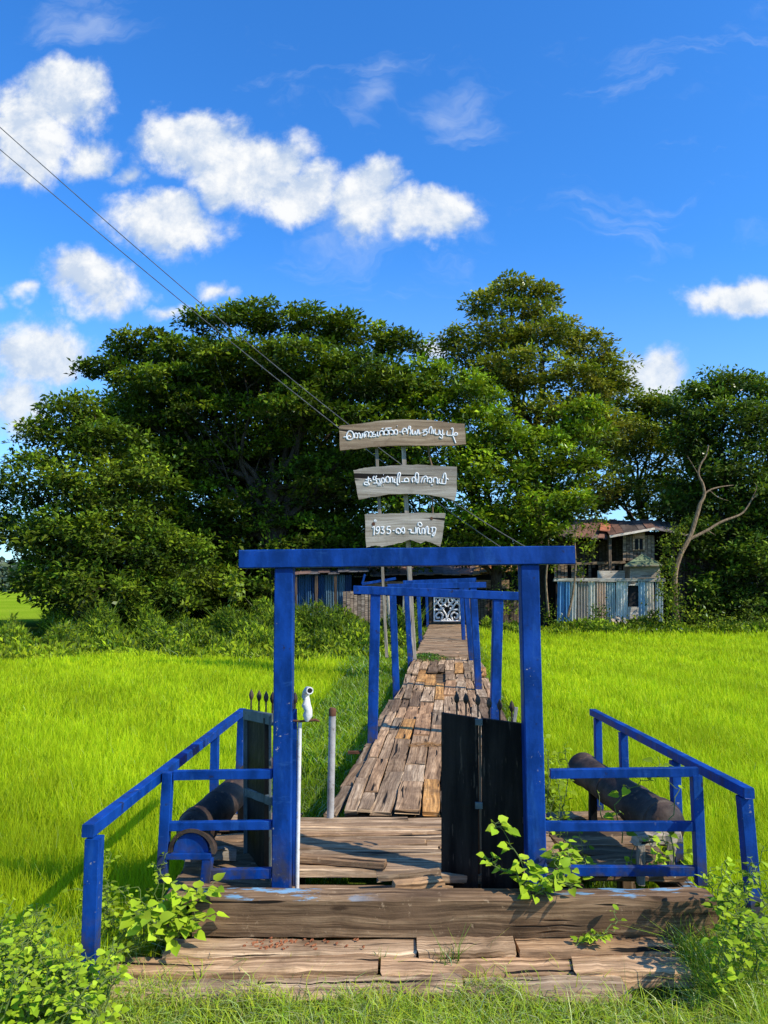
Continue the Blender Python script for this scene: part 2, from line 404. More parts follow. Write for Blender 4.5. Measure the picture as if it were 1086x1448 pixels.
# rougher darker grass beside the bridge and around the platform
parts = []
for (y0, y1, n, w, h) in ((4.0, 8, 26000, .008, .20), (8, 16, 34000, .018, .24), (16, 27, 26000, .034, .34)):
    x, y = rnd_field(n, y0, y1, lambda y: np.where(y < 6.0, -1.15, bx(y) - 1.62 - .047 * y), lambda y: bx(y) + 1.15)
    k = (np.abs(x - bx(y)) > DW + .02) | (y < 5.2) ; k &= ~((y < 5.25) & (x > -1.05) & (x < 1.7))
    x, y = x[k], y[k]; m = len(x)
    C0 = colvar(m, (.09, .17, .006), .2, patch(x, y)); C1 = colvar(m, (.32, .50, .015), .25, patch(x, y))
    parts.append(blades(np.stack([x, y, gh(x, y)], 1), h * RNG.uniform(.4, 1.25, m), np.full(m, w), RNG.uniform(.2, .8, m), C0, C1))
V, Q, C = merge(parts); o = npmesh('grass_strip', V, Q, C, M['grass'])
tag(o, 'darker rough grass growing along both edges of the footbridge', 'grass', None, 'stuff')
# foreground verge
n = 60000; y = RNG.uniform(2.2, 3.62, n); x = RNG.uniform(-2.2, 2.5, n)
stepx0, stepx1 = -1.35, 1.45
k = ~((y > 3.33 - .08 * sm(.4, 1.0, x) + .05 * np.sin(x * 5) + .05 * np.sin(x * 13 + 2)) & (x > stepx0 + .1) & (x < stepx1 - .1) & (RNG.uniform(0, 1, n) < .95))
x, y = x[k], y[k]; m = len(x)
dens = .5 + .5 * np.sin(x * 3.1 + 1) * np.sin(y * 5 + x)
h = RNG.uniform(.035, .10, m) * (1 + .5 * dens); tall = RNG.uniform(0, 1, m) < .02; h[tall] *= 1.9
C0 = colvar(m, (.20, .28, .02), .2); C1 = colvar(m, (.58, .76, .05), .22)
dry = RNG.uniform(0, 1, m) < .11; C1[dry] = colvar(dry.sum(), (.58, .50, .24), .2)
A = blades(np.stack([x, y, gh(x, y)], 1), h, RNG.uniform(.003, .006, m), RNG.uniform(.3, 1.5, m), C0, C1)
n2_ = 20000; yb = RNG.uniform(2.3, 3.9, n2_); xb = np.where(RNG.uniform(0, 1, n2_) < .5, RNG.uniform(-2.2, -1.18, n2_), RNG.uniform(1.35, 2.7, n2_))
A = merge([A, blades(np.stack([xb, yb, gh(xb, yb)], 1), RNG.uniform(.08, .28, n2_), RNG.uniform(.003, .006, n2_), RNG.uniform(.2, 1.1, n2_), colvar(n2_, (.16, .24, .015), .2), colvar(n2_, (.50, .66, .04), .25))])
V, Q, C = A; o = npmesh('verge_grass', V, Q, C, M['grass'])
tag(o, 'short tangled green and straw grass in front of the timber steps', 'grass', None, 'stuff')
# tall tufts in front of / on the steps
def tuft(px, py, z, hmax, n, label, wid=.005):
    p = gz(px, py, z); a = RNG.normal(0, .03, (n, 2))
    P = np.stack([p.x + a[:, 0], p.y + a[:, 1] * .6, np.full(n, z - .02)], 1)
    A = blades(P, hmax * RNG.uniform(.35, 1, n), np.full(n, wid) * RNG.uniform(.6, 1.2, n), RNG.uniform(.1, .75, n), colvar(n, (.06, .12, .01), .2), colvar(n, (.22, .36, .04), .25))
    tag(npmesh('grass_tuft', *A, M['grass']), label, 'grass tuft', 'grass tufts sprouting from the timber steps')
tuft(636, 1378, -.17, .26, 34, 'tallest upright grass tuft at the middle of the steps')
tuft(535, 1372, -.17, .17, 26, 'thin grass tuft on the steps left of the tallest tuft')
tuft(400, 1385, -.17, .1, 30, 'low grass tuft at the left of the bottom step')
tuft(860, 1368, -.17, .13, 60, 'spreading grass tuft with straw blades below the right end of the sill')
tuft(930, 1360, -.17, .15, 60, 'grass tuft beyond the right end of the steps')
tuft(735, 1385, -.17, .09, 30, 'small grass tuft right of the middle on the bottom step')
# ---------------------------------------------------------------- gate
PW = .098
yg = 4.0
def topost(px0, py0, px1, py1, Y): return at(px0, py0, Y), at(px1, py1, Y)
gate = thing('gateway', at(577, 1258, yg), 'tall blue timber gateway with a long lintel over the bridge entrance', 'gateway')
for (a, b) in (((399, 1256), (403, 803)), ((758, 1256), (747, 799))):
    mb = MB(); p0, p1 = topost(*a, *b, yg); p0.z -= .03; mb.beam(p0, p1, PW, PW, (0, 1, 0), ch=.05, segs=10, jit=.0006)
    mb.build('post', M['blue'], gate)
mb = MB(); mb.beam(at(340, 791, yg - .02), at(810, 785, yg - .02), .095, .098, ch=.05, segs=14, jit=.001); mb.build('lintel', M['blue'], gate)
mb = MB(); mb.beam(at(417, 1252, yg + .03), at(417, 1003, yg + .03), .022, .03, (0, 1, 0)); mb.build('inner_strip', M['blue'], gate)
# bridge portals
FR = [(7.6, (525, 1085), (531, 838), (697, 1075), (704, 846), (500, 834), (733, 843)),
      (11.2, (562, 995), (555, 832), (679, 992), (669, 831), (548, 830), (687, 827)),
      (15.2, (582, 947), (574, 827), (669, 942), (658, 824), (570, 824), (673, 820)),
      (20.5, (596, 919), (591, 832), (657, 917), (652, 830), (586, 829), (662, 827)),
      (27.5, (605, 884), (603, 838), (654, 884), (653, 838), (598, 836), (660, 835))]
words = ['nearest and tallest blue portal frame over the footbridge', 'second blue portal frame over the footbridge, leaning slightly left',
         'third blue portal frame over the footbridge, beside the sign pole', 'fourth blue portal frame over the footbridge, where crosswise planks begin',
         'farthest and smallest blue portal frame, just before the patterned white gate']
for (Y, lb, lt, rb, rt, b0, b1), wd in zip(FR, words):
    fr = thing('portal_frame', at((lb[0] + rb[0]) / 2, lb[1], Y), wd, 'portal frame', 'blue portal frames along the footbridge')
    w = .1
    for a, b in ((lb, lt), (rb, rt)):
        p0, p1 = topost(*a, *b, Y); p0.z -= .35
        mb = MB(); mb.beam(p0, p1, w, w, (0, 1, 0), ch=.06, segs=4, jit=.001); mb.build('post', M['blue'], fr)
    mb = MB(); mb.beam(at(*b0, Y - .02), at(*b1, Y - .02), w * .85, w * .85, ch=.06, segs=4, jit=.001); mb.build('crossbeam', M['blue'], fr)
# rusty rod on the left of the nearest portal
mb = MB(); mb.beam(at(492, 1064, 7.5), at(520, 1064, 7.5), .03, .03); tag(mb.build('iron_stub', M['rust']), 'short rusty iron bar sticking out left of the nearest portal frame', 'iron bar')
# ---------------------------------------------------------------- railings
ZR = .59
def rail_pt(px, py): return gz(px, py, ZR)
RW = .05
lr = thing('side_railing', Vector((-1.17, 4.2, -.05)), 'blue railing with bars left of the gateway, around the left cannon', 'railing')
mb = MB(); a = rail_pt(128, 1172); b = rail_pt(343, 1006); a.y -= .03; mb.beam(a, b, RW, RW, ch=.06, segs=10, jit=.001); mb.build('handrail', M['blue'], lr)
def rpost(par, px, pyt, pxb, pyb, w=.052, m='blue'):
    t = gz(px, pyt, ZR - .03); d = ray(pxb, pyb); bt = d * (t.y / d.y) + Vector((0, 0, CAMZ)); bt = t + (bt - t) * ((t.z + (.5 if pyb > 1300 else .2)) / (t.z - bt.z))
    mb = MB(); mb.beam(bt, t, w, w, (0, 1, 0), ch=.06, segs=3, jit=.0006); mb.build('post', M[m], par)
rpost(lr, 134, 1184, 126, 1400, .06)
rpost(lr, 304, 1040, 302, 1160)
rpost(lr, 341, 1012, 338, 1110)
YB = 3.98
def gbar(par, x0, y0, x1, y1, h=14, Y=YB, nm='crossbar'):
    mb = MB(); mb.beam(at(x0, y0, Y), at(x1, y1, Y), .035, h * .86 / F_ * Y, ch=.06, segs=4, jit=.0006); mb.build(nm, M['blue'], par)
gbar(lr, 246, 1096, 385, 1094, 14); gbar(lr, 240, 1168, 385, 1166, 13); gbar(lr, 296, 1236, 384, 1234, 15)
mb = MB(); mb.beam(at(229, 1246, YB), at(238, 1092, YB), .052, .05, (0, 1, 0), ch=.06); mb.build('post', M['blue'], lr)
gbar(lr, 236, 1210, 299, 1210, 9, YB - .01); mb = MB(); mb.beam(at(291, 1246, YB), at(294, 1214, YB), .052, .05, (0, 1, 0), ch=.06); mb.build('short_post', M['blue'], lr)
# half-round plate with black rim
cx, cy = 270, 1206
pl = [at(cx + 25 * math.cos(t), cy - 1 - 27 * math.sin(t), YB - .005) for t in np.linspace(0, math.pi, 16)]
mb = MB(); mb.slab(pl, (0, .03, 0)); hp = mb.build('half_round_plate', M['blue'], lr)
mb = MB(); rim = []
for rr, dy in ((29, 0), (34, 0)):
    rim.append([at(cx + rr * math.cos(t) * (1.0 if math.cos(t) > 0 else .95), cy - rr * .99 * math.sin(t), YB - .025) for t in np.linspace(-.06, math.pi, 20)])
mb.slab(rim[0] + rim[1][::-1], (0, .055, 0)); mb.build('rim', M['iron'], hp)
rr_ = thing('side_railing', Vector((1.7, 4.3, -.05)), 'blue railing with bars right of the gateway, around the right cannon', 'railing')
mb = MB(); a = rail_pt(1060, 1122); b = rail_pt(838, 1007); mb.beam(a, b, RW, RW, ch=.06, segs=10, jit=.001); mb.build('handrail', M['blue'], rr_)
rpost(rr_, 1052, 1126, 1070, 1330, .06); rpost(rr_, 845, 1016, 847, 1110); rpost(rr_, 881, 1036, 884, 1140); rpost(rr_, 954, 1076, 959, 1225)
gbar(rr_, 778, 1094, 986, 1091, 14); gbar(rr_, 771, 1168, 992, 1168, 14); gbar(rr_, 797, 1231, 992, 1231, 14)
mb = MB(); mb.beam(at(991, 1250, YB), at(984, 1096, YB), .052, .05, (0, 1, 0), ch=.06); mb.build('post', M['blue'], rr_)
# ---------------------------------------------------------------- gate leaves
def spear(mb, p, h, s=1):
    mb.tube([p, p + Vector((0, 0, h * .55))], .005 * s, 6)
    zs = [(.48, .004), (.58, .012), (.72, .0155), (.86, .010), (1.0, .001)]
    mb.tube([p + Vector((0, 0, h * t)) for t, r in zs], [r * s for t, r in zs], 8)
leaf = thing('gate_leaf', at(690, 1258, 4.12), 'black double-plank gate leaf with spear finials at the right post', 'gate leaf', 'gate leaves of the gateway')
def wallpts(a, b, Ya, Yb, topa, topb, bota, botb):
    return [at(a, bota, Ya), at(b, botb, Yb), at(b, topb, Yb), at(a, topa, Ya)]
mb = MB(); o_ = wallpts(624, 676, 4.22, 4.15, 1008, 1016, 1256, 1257); mb.slab(o_, (.004, .03, 0)); mb.build('plank', M['black'], leaf)
mb = MB(); o_ = wallpts(681, 741, 4.15, 4.08, 1016, 1024, 1257, 1258); mb.slab(o_, (.004, .03, 0)); mb.build('plank', M['black'], leaf)
mb = MB(); mb.beam(at(676.5, 1257, 4.19), at(674, 1022, 4.19), .018, .012, (0, 1, 0)); mb.build('rusty_strip', M['rust'], leaf)
mb = MB(); mb.beam(at(680, 1257, 4.20), at(678.5, 1026, 4.20), .012, .012, (0, 1, 0)); mb.build('strip', M['brownboard'], leaf)
for (x, y) in ((677, 1021), (677, 1139)):
    mb = MB(); mb.beam(at(x - 5, y, 4.12), at(x + 5, y, 4.12), .02, .034); mb.build('bracket', M['greygreen'], leaf)
for (x, y) in ((646, 1011), (659, 1012), (676, 1014), (692, 1018), (707, 1021), (724, 1023)):
    mb = MB(); spear(mb, at(x, y, 4.16), .125); mb.build('finial', M['iron'], leaf, True)
mb = MB(); mb.beam(at(727, 1023, 4.2), at(730, 1000, 4.2), .018, .01, (0, 1, 0)); mb.build('stub', M['pvc'], leaf)
for yy in (1040, 1160):
    mb = MB(); mb.beam(at(739, yy, 4.07), at(750, yy, 4.07), .02, .03); mb.build('hinge', M['iron'], leaf)
leaf = thing('gate_leaf', at(365, 1235, 4.3), 'open gate leaf with grey-green frame and dark board behind the left post', 'gate leaf', 'gate leaves of the gateway')
Ya, Yb = 4.62, 4.15
mb = MB(); mb.slab(wallpts(352, 381, Ya, Yb + .06, 1016, 1016, 1222, 1236), (-.03, .012, 0)); mb.build('board', M['black'], leaf)
mb = MB(); mb.beam(at(348.5, 1224, Ya - .03), at(348.5, 1004, Ya - .03), .03, .05, (0, 1, 0), segs=4, jit=.001); mb.build('stile', M['greygreen'], leaf)
mb = MB(); mb.beam(at(382, 1238, Yb), at(382, 1012, Yb), .012, .02, (0, 1, 0)); mb.build('stile', M['greygreen'], leaf)
mb = MB(); mb.beam(at(347, 1010, Ya - .05), at(388, 1018, Yb - .02), .03, .06); mb.build('top_rail', M['greygreen'], leaf)
mb = MB(); mb.beam(at(348, 1120, Ya - .06), at(386, 1133, Yb - .03), .02, .045, segs=4, jit=.003); mb.build('brace', M['greygreen'], leaf)
mb = MB(); mb.beam(at(350, 1226, Ya - .05), at(386, 1246, Yb - .02), .03, .06, segs=2); mb.build('bottom_rail', M['greygreen'], leaf)
for i, (x, y) in enumerate(((355, 1005), (366, 1007), (376, 1009), (385, 1011), (417, 1012))):
    mb = MB(); spear(mb, at(x, y, 4.6 - .1 * i), .13); mb.build('finial', M['iron'], leaf, True)
# thin white pipe, bent white pipe on top, grey pipe
mb = MB(); mb.tube([at(420, 1257, 4.02), at(424, 1019, 4.02)], .011, 12)
tag(mb.build('thin_pipe', M['white'], None, True), 'thin upright white pipe against the left gate post', 'pipe')
wp = thing('bent_pipe', at(434, 1019, 4.0), 'stubby bent white pipe with open mouth mounted beside the left gate post', 'pipe')
pts = [at(434, 1020, 4.0), at(435, 1012, 4.0), at(436, 1004, 4.0), at(433, 997, 4.0), at(434, 990, 4.01), at(432, 985, 4.02), at(433, 979, 4.01)]
q = at(438, 976.5, 3.93); pts += [at(435, 976, 3.98), q]
mb = MB(); mb.tube(pts, [.010, .026, .021, .024, .017, .020, .020, .020, .019], 14, caps=False)
c0 = q; dd = (q - at(435, 976, 3.98)).normalized()
mb.tube([q, q + dd * .004, q + dd * .004, q - dd * .03], [.019, .019, .0135, .013], 14, caps=False); mb.build('pipe', M['white'], wp, True)
mb = MB(); mb.tube([q + dd * .0046, q + dd * .0036], .0128, 14); mb.build('mouth', M['dark'], wp)
mb = MB(); mb.tube([at(413, 1019, 4.0), at(425, 1020, 4.0), at(446, 1018, 4.0), at(452, 1020, 4.0)], [.005, .006, .008, .004], 8); mb.build('bracket', M['rust'], wp, True)
gp = thing('grey_pipe', at(467, 1149, 5.17), 'upright weathered grey pipe at the left corner where the bridge begins', 'pipe')
mb = MB(); p0 = at(467, 1149, 5.17); p0.z -= .1; mb.tube([p0, at(470, 1012, 5.17)], .0245, 14); mb.build('pipe', M['pvc'], gp, True)
mb = MB(); mb.tube([at(470, 1012, 5.17), at(470.2, 1003, 5.17), at(470.5, 1001, 5.17)], [.026, .026, .02], 14); mb.build('collar', M['rust'], gp, True)
# ---------------------------------------------------------------- sill, steps, platform
mb = MB(); a = at(277, 1290, 3.78); b = at(1005, 1291, 3.78)
mb.beam(a, b, .13, .19, col=(.74, .70, .66), ch=.10, segs=26, jit=.0035, warp=.007)
tag(mb.build('timber_sill', M['sill'], None, True), 'long hewn dark timber sill with traces of pale blue paint below the gate', 'timber')
def tone(a=.6, b=1.25):
    t = random.uniform(a, b); w = random.uniform(.92, 1.1); return (t * w, t, t / w)
def step(row, label, z, y0, y1, xs):
    st = thing('timber_step', Vector(((xs[0] + xs[-1]) / 2, (y0 + y1) / 2, z - .06)), label, 'step', 'rough timber steps below the sill')
    for i in range(len(xs) - 1):
        mb = MB(); w = (y1 - y0) * random.uniform(.9, 1.0); ym = (y0 + y1) / 2 + random.uniform(-.008, .008)
        mb.beam((xs[i] + .006, ym, z - .04 + random.uniform(-.01, .008)), (xs[i + 1] - .006, ym + random.uniform(-.015, .015), z - .04 + random.uniform(-.01, .01)), w, .09, col=tone(1.1, 1.6), ch=.12, segs=16, jit=.0032, warp=.005)
        mb.build('timber', M['plank'], st, True)
step(0, 'upper rough timber step tight under the sill', -.090, 3.575, 3.72, (-1.02, .15, .62, 1.35))
step(1, 'middle rough timber step with a broken joint near its right end', -.113, 3.445, 3.59, (-1.22, -.02, .85, 1.36))
step(2, 'lowest rough timber step half buried in the verge grass', -.135, 3.31, 3.46, (-1.36, -.55, .35, 1.05))
# red rubble line under sill
rb = []
for i in range(55):
    x = random.choice([random.uniform(-.66, -.42), random.uniform(-.50, .0), random.uniform(-.62, -.3)]); yy = random.uniform(3.60, 3.70); s = random.uniform(.004, .010)
    rb.append((x, yy, s))
mb = MB()
for x, yy, s in rb: mb.beam((x, yy, -.088 + s * .5), (x + s, yy + .004, -.085 + s * .5), s, s, ch=.3, segs=1, jit=.002)
tag(mb.build('brick_crumbs', M['brick']), 'orange brick crumbs scattered under the left part of the sill', 'rubble', None, 'stuff')
plat = thing('platform', (.25, 4.5, -.5), 'low timber platform of crosswise boards behind the gate sill', 'platform')
mb = MB(); y = 3.93
while y < 5.16:
    w = random.choice([.055, .07, .09, .05]); rough = .0018
    x = -.56
    while x < 1.02:
        L = random.uniform(.5, 1.6); x1 = min(x + L, 1.04)
        if not (y < 4.2 and random.random() < .30 and x < .4):
            mb.beam((x, y + w / 2 + random.uniform(-.004, .004), (.012 if y > 4.12 else -.035) + random.uniform(-.012, .008)), (x1 - .006, y + w / 2 + random.uniform(-.01, .01), (.012 if y > 4.12 else -.035) + random.uniform(-.012, .008)), w * .93, .045, col=tone(.8, 1.7), ch=.12, segs=7, jit=rough)
        x = x1
        if x1 > 1.0: break
    y += w
mb.build('deck_boards', M['plank'], plat)
for (x0, x1) in ((-1.12, -.58), (1.06, 1.66)):
    mb = MB(); y = 3.95
    while y < 5.3:
        w = random.uniform(.1, .2)
        if random.random() < .8: mb.beam((x0, y + w / 2, -.01 + random.uniform(-.02, .01)), (x1, y + w / 2 + random.uniform(-.03, .03), -.01 + random.uniform(-.02, .02)), w * .9, .05, col=tone(.35, .9), ch=.2, segs=6, jit=.006)
        y += w
    mb.build('side_boards', M['plank'], plat)
for (x0, y0, x1, y1) in ((-1.12, 3.95, -1.12, 5.3), (1.66, 3.95, 1.66, 5.3), (-.57, 3.95, -.57, 5.15), (1.05, 3.95, 1.05, 5.2), (-1.1, 5.24, -.2, 5.24), (1.08, 5.24, 1.66, 5.24)):
    mb = MB(); mb.beam((x0, y0, -.11), (x1, y1, -.11), .09, .14, col=(.5, .5, .5), segs=6, jit=.004); mb.build('bearer', M['sill'], plat)
for x in (-1.1, -.57, .25, 1.05, 1.60):
    for y in (4.2, 5.1): mb = MB(); mb.beam((x, y, -.6), (x, y, -.185), .1, .1, col=(.5, .5, .5)); mb.build('pile', M['sill'], plat)
# loose boards behind the sill
for (pa, pb, w, z, lab) in (((556, 1252), (626, 1246), .07, .065, 'short pale broken board lying just behind the sill'),
                           ((533, 1240), (622, 1234), .05, .06, 'dark splintered strip lying behind the short pale board'),
                           ((425, 1213), (545, 1222), .07, .06, 'long dark shaded board lying across the platform at left')):
    a = gz(*pa, z); b = gz(*pb, z); mb = MB(); mb.beam(a, b, w, .035, col=tone(.5, 1.1) if 'dark' in lab else (1.6, 1.45, 1.25), ch=.12, segs=6, jit=.0022)
    tag(mb.build('loose_board', M['plank']), lab, 'board', 'loose boards on the platform')
# ---------------------------------------------------------------- footbridge
br = thing('footbridge', (bx(12), 12, -.5), 'long plank footbridge running from the gate to the shacks', 'footbridge')
ang = math.atan(.0863); fd = Vector((math.sin(ang), math.cos(ang), 0)); sd = Vector((math.cos(ang), -math.sin(ang), 0))
def bp(s, t, z): # s along, t across
    return Vector((bx(5.18), 5.18, 0)) + fd * s + sd * t + Vector((0, 0, z + .05))
def dz(s): return .018 * math.sin(s * .9) + .012 * math.sin(s * 2.3 + 1)
mb = MB(); t = -.70
cols = []
while t < .68:
    w = random.choice([.10, .13, .155, .18, .12]); s = random.uniform(-.3, 0)
    while s < 10.8:
        L = random.uniform(.55, 1.25) * (1 + s * .07); s0 = max(s, .0); s1 = s + L
        if s1 > .1 and random.random() > .01:
            z = dz((s0 + s1) / 2) + random.uniform(-.006, .006); rot = random.gauss(0, .018)
            tn = tone(.75, 1.6); 
            r = random.random()
            if r < .06: tn = (1.5, 1.12, .6)
            elif r < .2: tn = (.5, .48, .48)
            elif r < .3: tn = (1.3, 1.1, .95)
            mb.beam(bp(s0 + .008, t + w / 2 - rot * L / 2, z - .02 + random.uniform(-.007, .007)), bp(s1 - .012, t + w / 2 + rot * L / 2, z - .02 + random.uniform(-.007, .007)),
                    w * random.uniform(.88, .98), .028, col=tn, ch=.15, segs=3, jit=.003, warp=.004)
        s = s1
    t += w
mb.build('lengthwise_planks', M['plank'], br)
mb = MB(); s = .05
while s < 10.6:
    w = random.uniform(.14, .24); mb.beam(bp(s + w / 2, -.69, -.062), bp(s + w / 2, .66, -.062), w * .8, .03, col=tone(.25, .5), segs=2, jit=.004); s += w
mb.build('under_boards', M['plank'], br)
mb = MB(); s = 10.75
while s < 26.2:
    w = random.uniform(.10, .19); z = dz(s) * .6
    a = random.uniform(.64, .70); b = random.uniform(.62, .68)
    if random.random() < .35:
        k = random.uniform(-.3, .3); segs_ = ((-a, k - .01), (k + .01, b))
    else: segs_ = ((-a, b),)
    for (t0, t1) in segs_:
        if random.random() > .03: mb.beam(bp(s + w / 2, t0, z - .01), bp(s + w / 2, t1, z - .01 + random.uniform(-.01, .01)), w * .94, .035, col=tone(.8, 1.2), ch=.12, segs=4, jit=.003)
    s += w
mb.build('crosswise_planks', M['plank'], br)
for tt in (-.55, 0, .55):
    mb = MB(); mb.beam(bp(0, tt, -.12), bp(26.2, tt, -.12), .1, .13, col=(.55, .5, .5), segs=30, jit=.004); mb.build('stringer', M['sill'], br)
for k in range(10):
    for tt in (-.6, .6):
        mb = MB(); mb.beam(bp(1.3 + 2.7 * k, tt, -.62), bp(1.3 + 2.7 * k, tt, -.185), .09, .09, col=(.5, .45, .45), segs=2, jit=.003); mb.build('pile', M['sill'], br)
# leaning edge boards on the left flank
for k in range(7):
    s = .05 + k * .72; mb = MB(); off = random.uniform(0, .05)
    mb.beam(bp(s, -.745 - off, -.06), bp(s + .66, -.73 - off * .5, -.045), .09, .04, up=(0, 0, 1), col=tone(.5, .9), segs=6, jit=.005); mb.build('edge_board', M['plank'], br)
# straw in a gap
mb = MB()
for i in range(260):
    p = bp(random.gauss(2.05, .05), random.uniform(-.35, .5), .012 + random.uniform(0, .015)); a = random.uniform(0, 3.1)
    mb.tube([p, p + Vector((math.cos(a), math.sin(a) * .4, random.uniform(-.1, .1))) * random.uniform(.03, .09)], .0018, 3, (1.3, .9, .5))
tag(mb.build('straw', M['brownboard']), 'dry straw caught between the bridge planks near the gate', 'straw', None, 'stuff')
# moss patch
def groundcover(name, c, rx, ry, n, size, label, col=(.10, .2, .02), hh=.1):
    a = RNG.normal(0, 1, (n, 2)); P = np.stack([c[0] + a[:, 0] * rx * .5, c[1] + a[:, 1] * ry * .5, c[2] + RNG.uniform(0, hh, n) * np.exp(-(a ** 2).sum(1) * .3)], 1)
    ax = unit(RNG.normal(0, 1, (n, 3)) + np.array([0, 0, .3])); nr = unit(RNG.normal(0, .5, (n, 3)) + np.array([0, 0, 1]))
    A = leaf_arrays(P, ax, nr, size * RNG.uniform(.6, 1.2, n), size * .5, colvar(n, col, .3))
    return A
p = at(603, 922, 15.6)
o = npmesh('weed_clump', *groundcover('x', (p.x, p.y, .05), .4, .5, 900, .05, ''), M['leaf']); tag(o, 'small green weed clump growing on the bridge where the planks change direction', 'weed')
# ---------------------------------------------------------------- cannons
def cannon(p0, p1, r, label, flip):
    ax = (p1 - p0).normalized()
    c = thing('cannon', (p0 + p1) / 2 - Vector((0, 0, .3)), label, 'cannon', 'old cannons beside the gateway')
    prof = [(0, .001), (0, r * .5), (-.004, r * .97), (.01, r * 1.05), (.045, r * 1.05), (.055, r * .97), (.10, r * .95), (.36, r * 1.0), (.365, r * 1.05), (.385, r * 1.05), (.39, r * 1.0), (.62, r * 1.06), (.625, r * 1.11), (.65, r * 1.11), (.655, r * 1.07), (.84, r * 1.12), (.845, r * 1.2), (.89, r * 1.2), (.895, r * 1.12), (.93, r * 1.05), (.965, r * .8), (.985, r * .4), (1.0, r * .001)]
    mb = MB(); mb.lathe(p0, p1, prof, 32); mb.build('barrel', M['iron'], c, True)
    mb = MB(); mb.tube([p0 - ax * .0015, p0 - ax * .003], r * .55, 20); mb.build('bore', M['dark'], c)
    side = ax.cross(Vector((0, 0, 1))).normalized(); m_ = p0.lerp(p1, .58)
    return c, side, m_
p0 = at(822, 1086, 5.35); p1 = at(955, 1176, 4.25)
c, side, m_ = cannon(p0, p1, .108, 'dark iron cannon lying inside the right railing, muzzle pointing back and left', 1)
q = p0.lerp(p1, .2)
mb = MB(); mb.beam((q.x - .03, q.y, -.1), (q.x - .03, q.y, q.z - .08), .05, .05, col=(.5, .5, .5), segs=2, jit=.002); mb.build('support_post', M['black'], c)
mb = MB(); mb.beam(at(896, 1187, 4.25), at(962, 1181, 4.25), .09, .055, col=(1.05, 1.0, .95), segs=8, jit=.006); mb.build('bolster', M['greywood'], c)
mb_w = .038
for (x, yy) in ((906, 1250), (948, 1240)):
    mb = MB(); mb.beam(at(x, yy, 4.22), at(x, 1190, 4.22), mb_w, .04, (0, 1, 0), col=(1.0, .97, .92), segs=5, jit=.004); mb.build('support_post', M['greywood'], c)
p0 = at(372, 1082, 5.35); p1 = at(262, 1186, 4.3)
c, side, m_ = cannon(p0, p1, .096, 'dark iron cannon lying inside the left railing behind the half-round plate', -1)
mb = MB(); mb.beam(at(262, 1208, 4.25), at(330, 1206, 4.4), .08, .06, col=(.7, .7, .7), segs=6, jit=.006); mb.build('bolster', M['greywood'], c)
q = p0.lerp(p1, .3)
mb = MB(); mb.beam((q.x, q.y, -.1), (q.x, q.y, q.z - .09), .06, .06, col=(.5, .5, .5)); mb.build('support_post', M['black'], c)
# ---------------------------------------------------------------- sign
YS = 15.0
sg = thing('sign_pole', at(586, 948, 15.3), 'tall grey wooden sign pole holding three stacked lettered boards', 'sign')
mb = MB(); p0 = at(587, 948, 15.3); p0.z -= .35; mb.beam(p0, at(569, 602, 15.15), .115, .07, (0, 1, 0), segs=14, jit=.003, taper=.7, col=(1.1, 1.08, 1.05)); mb.build('pole', M['greywood'], sg)
mb = MB(); mb.beam(at(547, 930, 15.25), at(531, 610, 15.15), .06, .05, (0, 1, 0), segs=14, jit=.004, col=(.85, .83, .8)); mb.build('thin_pole', M['greywood'], sg)
mb = MB(); mb.tube([at(605, 628, 15.12), at(607, 645, 15.15), at(611, 660, 15.12), at(612, 735, 15.12)], [.02, .018, .02, .016], 7, col=(.6, .5, .4)); mb.build('stick', M['brownboard'], sg)
def densify(pts, k=4, j=.5):
    out = []
    for i in range(len(pts)):
        a = pts[i]; b = pts[(i + 1) % len(pts)]
        for q in range(k):
            f = q / k; out.append((a[0] + (b[0] - a[0]) * f + random.gauss(0, j), a[1] + (b[1] - a[1]) * f + random.gauss(0, j)))
    return out
S1 = [(479, 602), (500, 600), (540, 595), (570, 593), (610, 594), (640, 598), (657, 599), (659, 628), (640, 630), (605, 630), (560, 630), (530, 632), (500, 635), (481, 637)]
S2 = [(500, 665), (520, 661), (560, 658), (590, 657), (620, 659), (646, 660), (646, 695), (643, 708), (630, 704), (610, 700), (580, 698), (550, 699), (525, 703), (507, 706), (503, 685)]
S3 = [(516, 727), (560, 726), (600, 725), (630, 726), (627, 750), (623, 773), (612, 768), (602, 765), (595, 768), (580, 763), (565, 768), (556, 770), (540, 773), (530, 771), (518, 774)]
